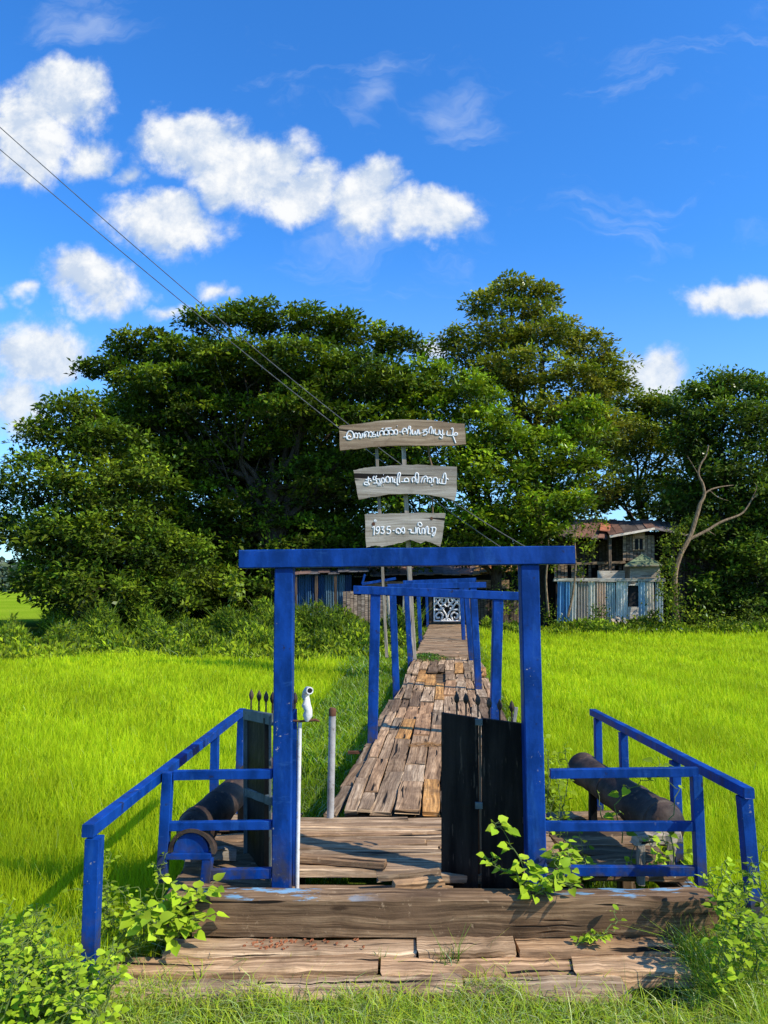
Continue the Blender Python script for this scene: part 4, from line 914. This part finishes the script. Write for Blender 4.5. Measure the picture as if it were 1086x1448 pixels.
# wooden shack
sh = thing('wooden_shack', at(870, 880, 31), 'old two-storey wooden shack with a sagging patched roof among the trees', 'shack')
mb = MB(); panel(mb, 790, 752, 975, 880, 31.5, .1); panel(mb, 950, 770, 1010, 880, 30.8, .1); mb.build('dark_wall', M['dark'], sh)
mb = MB()
for i in range(9): panel(mb, 881 + i * 5, 757, 885.4 + i * 5, 793, 29.4 + random.uniform(0, .03), .04, tone(.9, 2.0))
mb.build('upper_wall', M['shackwood'], sh)
mb = MB()
for i in range(20): panel(mb, 786 + i * 4.7, 763 + random.uniform(-2, 2), 790 + i * 4.7, 800 + random.uniform(-3, 3), 30.9 + random.uniform(0, .05), .03, tone(.3, .8))
mb.build('recessed_wall', M['shackwood'], sh)
mb = MB(); mb.beam(at(862, 757, 29.2), at(862, 818, 29.2), .12, .12, (0, 1, 0), col=(.8, .8, .8), segs=3, jit=.006); mb.build('corner_post', M['shackwood'], sh)
mb = MB(); mb.beam(at(790, 798, 29.4), at(884, 795, 29.4), .05, .10, col=(1.3, 1.2, 1.0), segs=8, jit=.012); mb.build('floor_beam', M['shackwood'], sh)
w_ = MB(); panel(w_, 895, 752, 912, 778, 29.34, .04, (1.9, 1.6, 1.45)); wn = w_.build('window', M['brownboard'], sh)
w_ = MB(); panel(w_, 898, 762, 909, 777, 29.32, .03); w_.build('pane', M['dark'], wn)
w_ = MB(); panel(w_, 903, 762, 904.2, 777, 29.30, .03, (1.8, 1.7, 1.6)); panel(w_, 897, 756, 910, 761, 29.30, .03, (1.7, 1.2, 1.1)); w_.build('frame', M['brownboard'], wn)
mb = MB()
mb2 = MB()
for i in range(12):
    panel(mb2, 950 + i * 5, 770 + random.uniform(-4, 4), 954.2 + i * 5, 878, 30.4 + random.uniform(0, .05), .03, tone(.5, 1.2))
for i in range(20):
    if random.random() < .8: panel(mb, 784 + i * 4.8, 797 + random.uniform(-2, 3), 788 + i * 4.8, 822, 29.6 + random.uniform(0, .05), .03, tone(.6, 1.5))
mb.build('plank_wall', M['shackwood'], sh); mb2.build('plank_wall', M['shackwood'], sh)
mb = MB(); panel(mb, 845, 807, 884, 818, 28.9, .06, (1.7, 1.7, 1.65)); mb.build('ledge_board', M['greywood'], sh)
# roofs: sheets sloping towards the viewer
def roof(mb, a, b, Yf, c, d, Yb, col, n=8):
    """front edge a-b (px) at depth Yf, back edge c-d at depth Yb"""
    P0, P1, P2, P3 = at(*a, Yf), at(*b, Yf), at(*d, Yb), at(*c, Yb)
    for i in range(n):
        f0 = i / n; f1 = (i + 1.15) / n; t_ = random.uniform(-.03, .03)
        q = [P0.lerp(P1, f0), P0.lerp(P1, min(f1, 1.02)), P3.lerp(P2, min(f1, 1.02)), P3.lerp(P2, f0)]
        q = [v + Vector((0, 0, t_ + i % 2 * .015)) for v in q]; k = random.uniform(.7, 1.25); cc = col if random.random() > .35 else (col[0] * 1.3, col[1] * .9, col[2] * .75)
        mb.slab(q, (0, 0, -.03), tuple(x * k for x in cc))
mb = MB(); roof(mb, (862, 757), (925, 746), 28.9, (850, 738), (915, 735), 31.5, (.15, .12, .10), 6); roof(mb, (925, 746), (972, 757), 28.9, (915, 735), (955, 740), 31.5, (.20, .18, .17), 5)
mb.beam(at(862, 759, 28.85), at(926, 747.5, 28.85), .04, .09, col=(.9, .8, .65)); mb.beam(at(926, 747.5, 28.85), at(974, 757, 28.85), .04, .08, col=(.35, .3, .28)); mb.build('roof', M['roof'], sh)
mb = MB(); roof(mb, (784, 757), (862, 762), 29.2, (798, 733), (880, 736), 31.8, (.17, .13, .11), 9); mb.build('lean_to_roof', M['roof'], sh)
mb = MB(); roof(mb, (848, 750), (876, 754), 29.6, (850, 740), (876, 742), 31, (.42, .15, .08), 4); mb.build('red_roof_patch', M['roof'], sh)
# hipped bay
bay = thing('roof_bay', at(908, 818, 28.7), 'small grey box with a green hipped roof above the corrugated fence', 'roof bay')
mb = MB(); panel(mb, 891, 799, 934, 818, 28.5, .8, (1.2, 1.1, 1.0)); mb.build('wall', M['greywood'], bay)
ap = at(908, 783, 28.9); e = [at(883, 799.5, 28.3), at(937, 799, 28.3), at(936, 797, 29.6), at(885, 797, 29.6)]
mb = MB()
for i in range(4):
    mb.slab([e[i], e[(i + 1) % 4], ap + Vector((0, 0, 0))], (0, 0, -.04), (.20, .27, .14))
mb.build('roof', M['roof'], bay)
mb = MB(); mb.beam(e[0] - Vector((0, .02, .02)), e[1] - Vector((0, .02, .02)), .04, .05, col=(.8, .8, .7)); mb.build('eaves_board', M['greywood'], bay)
# blue hut left of the bridge
hut = thing('blue_hut', at(455, 888, 28.5), 'low hut with dark blue sheet walls in tree shade left of the bridge', 'hut')
mb = MB()
for i in range(9): corr(mb, 412 + i * 9.5, 813, 421 + i * 9.5, 885, 28.5 + random.uniform(0, .05), random.choice([(.03, .10, .24), (.05, .14, .28), (.12, .22, .30), (.02, .06, .16)]), 3, .04)
mb.build('sheet_wall', M['sheet'], hut)
mb = MB(); roof(mb, (408, 812), (520, 808), 28.1, (415, 804), (515, 802), 30.5, (.20, .19, .19), 8); mb.build('roof', M['roof'], hut)
for x in (418, 447, 474):
    mb = MB(); mb.beam(at(x, 888, 28.2), at(x, 812, 28.2), .1, .1, (0, 1, 0), col=(.5, .45, .4), segs=4, jit=.01); mb.build('post', M['shackwood'], hut)
pf = thing('plank_fence', at(515, 890, 27.6), 'grey upright plank fence at the bridge end, left side', 'fence')
mb = MB()
for i in range(13): panel(mb, 485 + i * 5.2, 838 + random.uniform(-3, 3) + i * .3, 489.6 + i * 5.2, 892, 27.4 + random.uniform(0, .06), .03, tone(.9, 2.2))
mb.build('planks', M['shackwood'], pf)
for i, (x0, x1, x2, w) in enumerate(((551, 549, 552, .16), (566, 572, 567, .2))):
    mb = MB(); mb.tube([at(x0, 916, 25.3), at((x0 + x1) / 2 + 3, 885, 25.3), at(x1, 843, 25.4)], [.05, .09, .06], 8, (1.8, 1.7, 1.45)); 
    tag(mb.build('slab_board', M['greywood']), ('narrow', 'broad curved')[i] + ' pale wooden slab standing upright left of the bridge end', 'board', 'pale slabs by the bridge end')
# centre shack behind the patterned gate
cs = thing('tin_roofed_hut', at(640, 880, 31), 'dark hut with patched tin roof behind the patterned gate', 'hut')
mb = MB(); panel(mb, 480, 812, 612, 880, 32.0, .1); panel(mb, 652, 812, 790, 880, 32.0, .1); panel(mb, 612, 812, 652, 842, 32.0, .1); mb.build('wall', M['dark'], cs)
mb = MB(); roof(mb, (500, 814), (600, 812), 30.2, (510, 800), (600, 798), 33, (.34, .31, .30), 8); roof(mb, (600, 812), (700, 812), 30.2, (600, 798), (700, 797), 33, (.45, .33, .30), 8); roof(mb, (668, 812), (735, 806), 29.6, (672, 800), (730, 796), 32, (.62, .36, .12), 6); mb.build('roof', M['roof'], cs)
mb = MB(); panel(mb, 512, 822, 600, 834, 29.8, .05, (.9, .7, .6)); mb.build('fascia', M['brownboard'], cs); mb = MB(); panel(mb, 660, 820, 720, 832, 29.8, .05, (.8, .7, .6)); mb.build('fascia', M['brownboard'], cs)
mb = MB()
for i in range(16): panel(mb, 664 + i * 5.2, 838 + random.uniform(-3, 4), 668.5 + i * 5.2, 880, 29.8 + random.uniform(0, .06), .03, tone(.4, 1.2))
mb.build('plank_wall', M['shackwood'], cs)
# blue debris frame near the hut
mb = MB(); mb.beam(at(512, 826, 27.5), at(560, 818, 27.5), .1, .1); mb.beam(at(512, 826, 27.5), at(516, 812, 27.5), .08, .08, (0, 1, 0))
tag(mb.build('blue_beam', M['blue']), 'loose blue beam resting by the hut roof beyond the portal frames', 'beam')
# ornamental gate
og = thing('ornamental_gate', at(632, 880, 28.1), 'small white gate with curling cut-out pattern at the far end of the bridge', 'gate')
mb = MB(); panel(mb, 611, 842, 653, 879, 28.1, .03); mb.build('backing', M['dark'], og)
mb = MB(); Yo = 28.03
def curl(pts, r=.038): mb.tube([at(x, y, Yo) for x, y in smooth_line(pts, 4)], r, 6)
for sx in (-1, 1):
    f = lambda pts: [(632 + sx * (x - 632), y) for x, y in pts]
    curl(f([(632, 878), (634, 868), (641, 858), (648, 848)])); curl(f([(633, 846), (635, 853), (640, 851), (638, 847)]))
    curl(f([(640, 877), (638, 870), (642, 866), (647, 869), (646, 874), (642, 873)])); curl(f([(636, 860), (641, 862), (648, 862)])); curl(f([(641, 847), (646, 852), (650, 856)]))
    curl(f([(650, 846), (650, 878)])); curl(f([(634, 875), (637, 877)])); curl(f([(633, 858), (636, 855), (641, 857)]))
curl([(613, 845), (651, 845)]); curl([(613, 878), (651, 878)]); mb.build('scrollwork', M['white'], og)
for x in (609, 656):
    mb = MB(); mb.beam(at(x, 881, 28.1), at(x, 838, 28.1), .12, .1, (0, 1, 0), col=(.4, .4, .4)); mb.build('post', M['shackwood'], og)
# pale stick by the bridge end
mb = MB(); mb.beam(at(664, 905, 26.5), at(663, 846, 26.5), .07, .05, (0, 1, 0), col=(2, 1.7, 1.5)); tag(mb.build('pale_post', M['shackwood']), 'thin pale post right of the far bridge end', 'post')
# ---------------------------------------------------------------- near plants
def vine_plant(name, label, stems, lsize, per, cols, group='broad-leaved vines around the gateway', spread=.05, lo=.0):
    """stems: lists of 3D points."""
    root = thing(name, Vector(stems[0][0]), label, 'vine', group)
    mb = MB(); P = []; Ax = []; Nr = []
    for st in stems:
        pts = [Vector(p) for p in st]; sp = []
        for i in range(len(pts) - 1):
            for q in range(5): sp.append(pts[i].lerp(pts[i + 1], q / 5) + Vector([random.gauss(0, .006) for _ in range(3)]))
        sp.append(pts[-1]); mb.tube(sp, [.0035 - .002 * i / len(sp) for i in range(len(sp))], 5, (1, 1, 1))
        for p in sp:
            for _ in range(np.random.RandomState(random.randrange(9999)).poisson(per)):
                a = random.uniform(0, 6.28); off = Vector((math.cos(a), math.sin(a), random.uniform(-.2, .5))); L = random.uniform(.3, 1) * spread
                e_ = p + off * L; mb.tube([p, e_], .0012, 3); P.append(e_); Ax.append(off + Vector((0, -.2, random.uniform(-.5, .1)))); Nr.append(Vector((random.gauss(.15, .35), random.gauss(-.35, .35), 1)))
    P = np.array([list(p) for p in P]); n = len(P); C = np.array(cols)[RNG.integers(0, len(cols), n)] * (1 + RNG.normal(0, .18, (n, 1)))
    sz = lsize * RNG.uniform(.55, 1.2, n)
    npmesh('leaves', *leaf_arrays(P, np.array([list(a) for a in Ax]), np.array([list(a) for a in Nr]), sz, sz * .85, np.clip(C, .003, .7), True, .16), M['leaf'], root)
    mb.build('stems', M['stem'], root)
M['stem'] = mat('green_stem', simple((.08, .14, .02), (.16, .20, .05), .7, 20))
VL = [(.32, .46, .02), (.25, .40, .02), (.38, .52, .03)]; VG = [(.14, .22, .012), (.21, .31, .015), (.30, .42, .02)]
def st(*pts): return [gz(a, b, z) if len(t) == 3 and False else at(a, b, z) for t in pts for (a, b, z) in (t,)]
vine_plant('vine', 'broad-leaved light green vine climbing at the foot of the right gate post', [st((770, 1262, 3.75), (750, 1235, 3.78), (735, 1215, 3.8), (715, 1180, 3.85), (700, 1165, 3.85)), st((775, 1262, 3.75), (790, 1235, 3.75), (780, 1200, 3.8)),
    st((760, 1262, 3.72), (780, 1245, 3.7), (810, 1255, 3.7)), st((750, 1262, 3.72), (735, 1240, 3.75), (700, 1225, 3.8), (690, 1215, 3.85)), st((790, 1262, 3.8), (805, 1225, 3.85), (800, 1190, 3.9))], .055, 1.7, VL, spread=.05)
vine_plant('vine', 'large-leaved lime green plant at the left end of the sill', [st((250, 1325, 3.6), (235, 1290, 3.6), (200, 1275, 3.6)), st((250, 1325, 3.6), (255, 1280, 3.62), (250, 1250, 3.65)), st((245, 1330, 3.58), (215, 1310, 3.55), (190, 1290, 3.55)), st((255, 1325, 3.62), (275, 1295, 3.62), (290, 1300, 3.62)), st((250, 1320, 3.6), (270, 1265, 3.66), (295, 1255, 3.7)), st((240, 1330, 3.56), (225, 1325, 3.52), (215, 1300, 3.52))], .062, 1.9, VL + VG[2:], spread=.07)
sl = []
for i in range(90):
    a = random.uniform(-20, 150) if i % 3 else random.uniform(-30, 60); b = random.uniform(1320 if a < 70 else 1375, 1450); Yd = 2.8 + (1440 - b) / 150 * .6; sl.append(st((a, b + 40, Yd), (a + random.uniform(-20, 20), b, Yd), (a + random.uniform(-40, 30), b - random.uniform(20, 60), Yd)))
vine_plant('vine', 'dense tangle of small-leaved weeds at the bottom left corner around the railing post', sl, .032, 1.7, VL + VG[1:], spread=.06)
sl = []
for i in range(18):
    a = random.uniform(130, 235); b = random.uniform(1235, 1330); Yd = 3.5 + (1330 - b) / 100 * .5; sl.append(st((a, b + 45, Yd), (a + random.uniform(-15, 15), b, Yd), (a + random.uniform(-25, 25), b - random.uniform(10, 40), Yd)))
vine_plant('vine', 'small low creeper on the upper step below the right part of the sill', [st((812, 1335, 3.63), (840, 1322, 3.63), (868, 1318, 3.64)), st((840, 1330, 3.62), (870, 1305, 3.62), (872, 1290, 3.62))], .034, 1.6, VL, spread=.035)
vine_plant('vine', 'weedy creeper left of the large-leaved plant, along the railing', sl, .028, 1.6, VG, spread=.05)
sl = []
for i in range(16):
    a = random.uniform(790, 975); b = random.uniform(1190, 1255); Yd = 4.05 + random.uniform(0, .9); sl.append(st((a, b + 20, Yd), (a + random.uniform(-15, 15), b, Yd), (a + random.uniform(-25, 25), b - random.uniform(15, 55), Yd)))
vine_plant('vine', 'vine leaves spreading under the right cannon', sl, .048, 1.4, VL + VG, spread=.05)
sl = [st((955, 1230, 4.0), (945, 1170, 4.05), (960, 1120, 4.1), (935, 1095, 4.1), (930, 1070, 4.15)), st((880, 1190, 4.2), (870, 1140, 4.1), (890, 1115, 4.05), (920, 1100, 4.0), (935, 1080, 4.1)), st((850, 1160, 4.2), (845, 1120, 4.2))]
vine_plant('vine', 'twining vine climbing over the right cannon to the handrail', sl, .05, .62, VG + VL[:1], spread=.05)
sl = []
for i in range(30):
    a = random.uniform(1010, 1110); b = random.uniform(1240, 1370); Yd = 3.2 + (1350 - b) / 170 * .6; sl.append(st((a, b + 40, Yd), (a + random.uniform(-20, 20), b, Yd), (a + random.uniform(-30, 30), b - random.uniform(20, 50), Yd)))
vine_plant('vine', 'creeping weeds around the front post of the right railing', sl, .034, 1.5, VG + VL, spread=.05)
sl = []
for i in range(8):
    a = random.uniform(772, 800); b = random.uniform(1080, 1200); Yd = 4.6 + random.uniform(0, .5); sl.append(st((a, b + 40, Yd), (a + random.uniform(-8, 8), b, Yd), (a + random.uniform(-8, 12), b - random.uniform(20, 50), Yd)))
vine_plant('vine', 'dark vine hanging just right of the right gate post', sl, .04, 1.2, VG, spread=.04)
# ---------------------------------------------------------------- world
EL, AZ = R(42), math.atan2(.88, -.50)      # azimuth from +Y towards +X
sun_dir = Vector((math.sin(AZ) * math.cos(EL), math.cos(AZ) * math.cos(EL), math.sin(EL)))
sun = bpy.data.lights.new('sun', 'SUN'); so = bpy.data.objects.new('sun', sun); COL.objects.link(so)
so.rotation_euler = sun_dir.to_track_quat('Z', 'Y').to_euler(); so.location = (6, -4, 12)
sun.energy = 5.6; sun.angle = R(.5); sun.color = (1, .91, .76)
wd = bpy.data.worlds.new('World'); S.world = wd; wd.use_nodes = True; t = NT(wd.node_tree)
out = t.n('ShaderNodeOutputWorld'); bg = t.n('ShaderNodeBackground'); t.l(bg.outputs[0], out.inputs[0])
sky = t.n('ShaderNodeTexSky'); sky.sky_type = 'NISHITA'; sky.sun_disc = False; sky.sun_elevation = EL; sky.sun_rotation = AZ
sky.air_density = 1.0; sky.dust_density = .3; sky.ozone_density = 2.5; sky.altitude = 0
STR = .15
hs = t.n('ShaderNodeHueSaturation'); hs.inputs['Saturation'].default_value = 1.25; hs.inputs['Value'].default_value = 1.0; t.l(sky.outputs[0], hs.inputs['Color'])
skyc = t.mix(1.0, hs.outputs[0], (.85, 1.42, 1.9), 'MULTIPLY')
tc = t.n('ShaderNodeTexCoord').outputs['Generated']; sx = t.n('ShaderNodeSeparateXYZ'); t.l(tc, sx.inputs[0])
yy = t.m('MAXIMUM', t.m('ABSOLUTE', sx.outputs[1]), .08); u = t.m('DIVIDE', sx.outputs[0], yy); v = t.m('DIVIDE', sx.outputs[2], yy)
cb = t.n('ShaderNodeCombineXYZ'); t.l(u, cb.inputs[0]); t.l(v, cb.inputs[1]); uvw = cb.outputs[0]
wn = t.noise(t.mapping(uvw, (1, 1, 1)), 7, 4, .6, 0, 1)
sub = t.n('ShaderNodeVectorMath', _operation='SUBTRACT'); t.l(wn, sub.inputs[0]); sub.inputs[1].default_value = (.5, .5, .5)
scl = t.n('ShaderNodeVectorMath', _operation='SCALE'); t.l(sub.outputs[0], scl.inputs[0]); scl.inputs['Scale'].default_value = .13
add = t.n('ShaderNodeVectorMath', _operation='ADD'); t.l(uvw, add.inputs[0]); t.l(scl.outputs[0], add.inputs[1])
wsx = t.n('ShaderNodeSeparateXYZ'); t.l(add.outputs[0], wsx.inputs[0]); wu, wv = wsx.outputs[0], wsx.outputs[1]
def blobfield(lst):
    acc = None
    for (px, py, rx, ry, amp) in lst:
        d = ray(px, py); cu, cv = d.x / d.y, d.z / d.y; ru = rx / F_ * 1.16; rv = ry / F_ * 1.16
        a = t.m('MULTIPLY', t.m('SUBTRACT', wu, cu), 1 / ru); b = t.m('MULTIPLY', t.m('SUBTRACT', wv, cv), 1 / rv)
        r2 = t.m('ADD', t.m('MULTIPLY', a, a), t.m('MULTIPLY', b, b)); val = t.m('SUBTRACT', amp, t.m('MULTIPLY', t.m('SQRT', r2), amp))
        acc = val if acc is None else t.m('MAXIMUM', acc, val)
    return acc
CL = [(90, 140, 75, 62, 1), (35, 195, 85, 75, 1), (120, 215, 45, 45, .8), (275, 200, 95, 58, 1), (350, 235, 105, 68, 1), (430, 270, 85, 50, 1), (520, 285, 62, 58, 1), (605, 312, 75, 44, 1), (240, 308, 105, 48, 1), (180, 250, 36, 24, .6),
      (125, 400, 88, 46, .95), (35, 415, 30, 20, .6), (305, 405, 40, 24, .55), (235, 432, 36, 16, .5), (55, 495, 92, 55, 1), (20, 560, 90, 60, .7), (1050, 422, 88, 42, 1), (915, 540, 68, 42, 1), (605, 487, 28, 22, .8), (-60, 420, 60, 40, .9), (1200, 300, 90, 50, .9), (-200, 250, 120, 70, 1), (1350, 480, 140, 60, 1)]
field = blobfield(CL)
n1 = t.noise(uvw, 13, 10, .68, .15); off = t.n('ShaderNodeVectorMath', _operation='ADD'); t.l(uvw, off.inputs[0]); off.inputs[1].default_value = (.016, .022, 0)
n2 = t.noise(off.outputs[0], 13, 7, .6, .15)
dn = t.m('ADD', t.m('MULTIPLY', field, 1.6), t.m('MULTIPLY', t.m('SUBTRACT', n1, .5), 1.7))
alpha = t.maprange(dn, .03, .88)
shade = t.m('ADD', t.m('MULTIPLY', t.m('SUBTRACT', n1, n2), 4.2), .46, None, True)     # brighter on the sunlit side
core = t.maprange(dn, .25, 1.1); shade = t.m('ADD', t.m('MULTIPLY', shade, .75), t.m('MULTIPLY', core, .25))
cw = t.mix(shade, (3.1, 4.0, 5.5), (6.5, 6.6, 6.7))
# thin wisps
ws = t.noise(t.mapping(add.outputs[0], (2.2, 7, 1), (.3, .6, 0)), 2.0, 6, .62, .6)
wm = blobfield([(525, 140, 60, 80, 1), (650, 165, 120, 60, .9), (120, 30, 130, 60, .8), (950, 120, 260, 130, .42), (430, 110, 160, 60, .5), (620, 350, 300, 100, .55), (900, 320, 200, 110, .45)])
wa = t.m('MULTIPLY', t.maprange(t.m('ADD', wm, t.m('MULTIPLY', t.m('SUBTRACT', ws, .5), 2.4)), .25, 1.15), .42)
c = t.mix(wa, skyc, (4.6, 5.3, 6.4)); c = t.mix(alpha, c, cw)
hz = t.maprange(v, .0, .5, .42, 0.); c = t.mix(hz, c, (3.6, 4.9, 6.5))
t.l(c, bg.inputs[0]); bg.inputs[1].default_value = STR
wd.cycles.sampling_method = 'MANUAL'; wd.cycles.sample_map_resolution = 512
S.view_settings.view_transform = 'Standard'; S.view_settings.look = 'None'; S.view_settings.exposure = 0; S.view_settings.gamma = 1
S.cycles.max_bounces = 8; S.cycles.transparent_max_bounces = 4; S.cycles.diffuse_bounces = 4
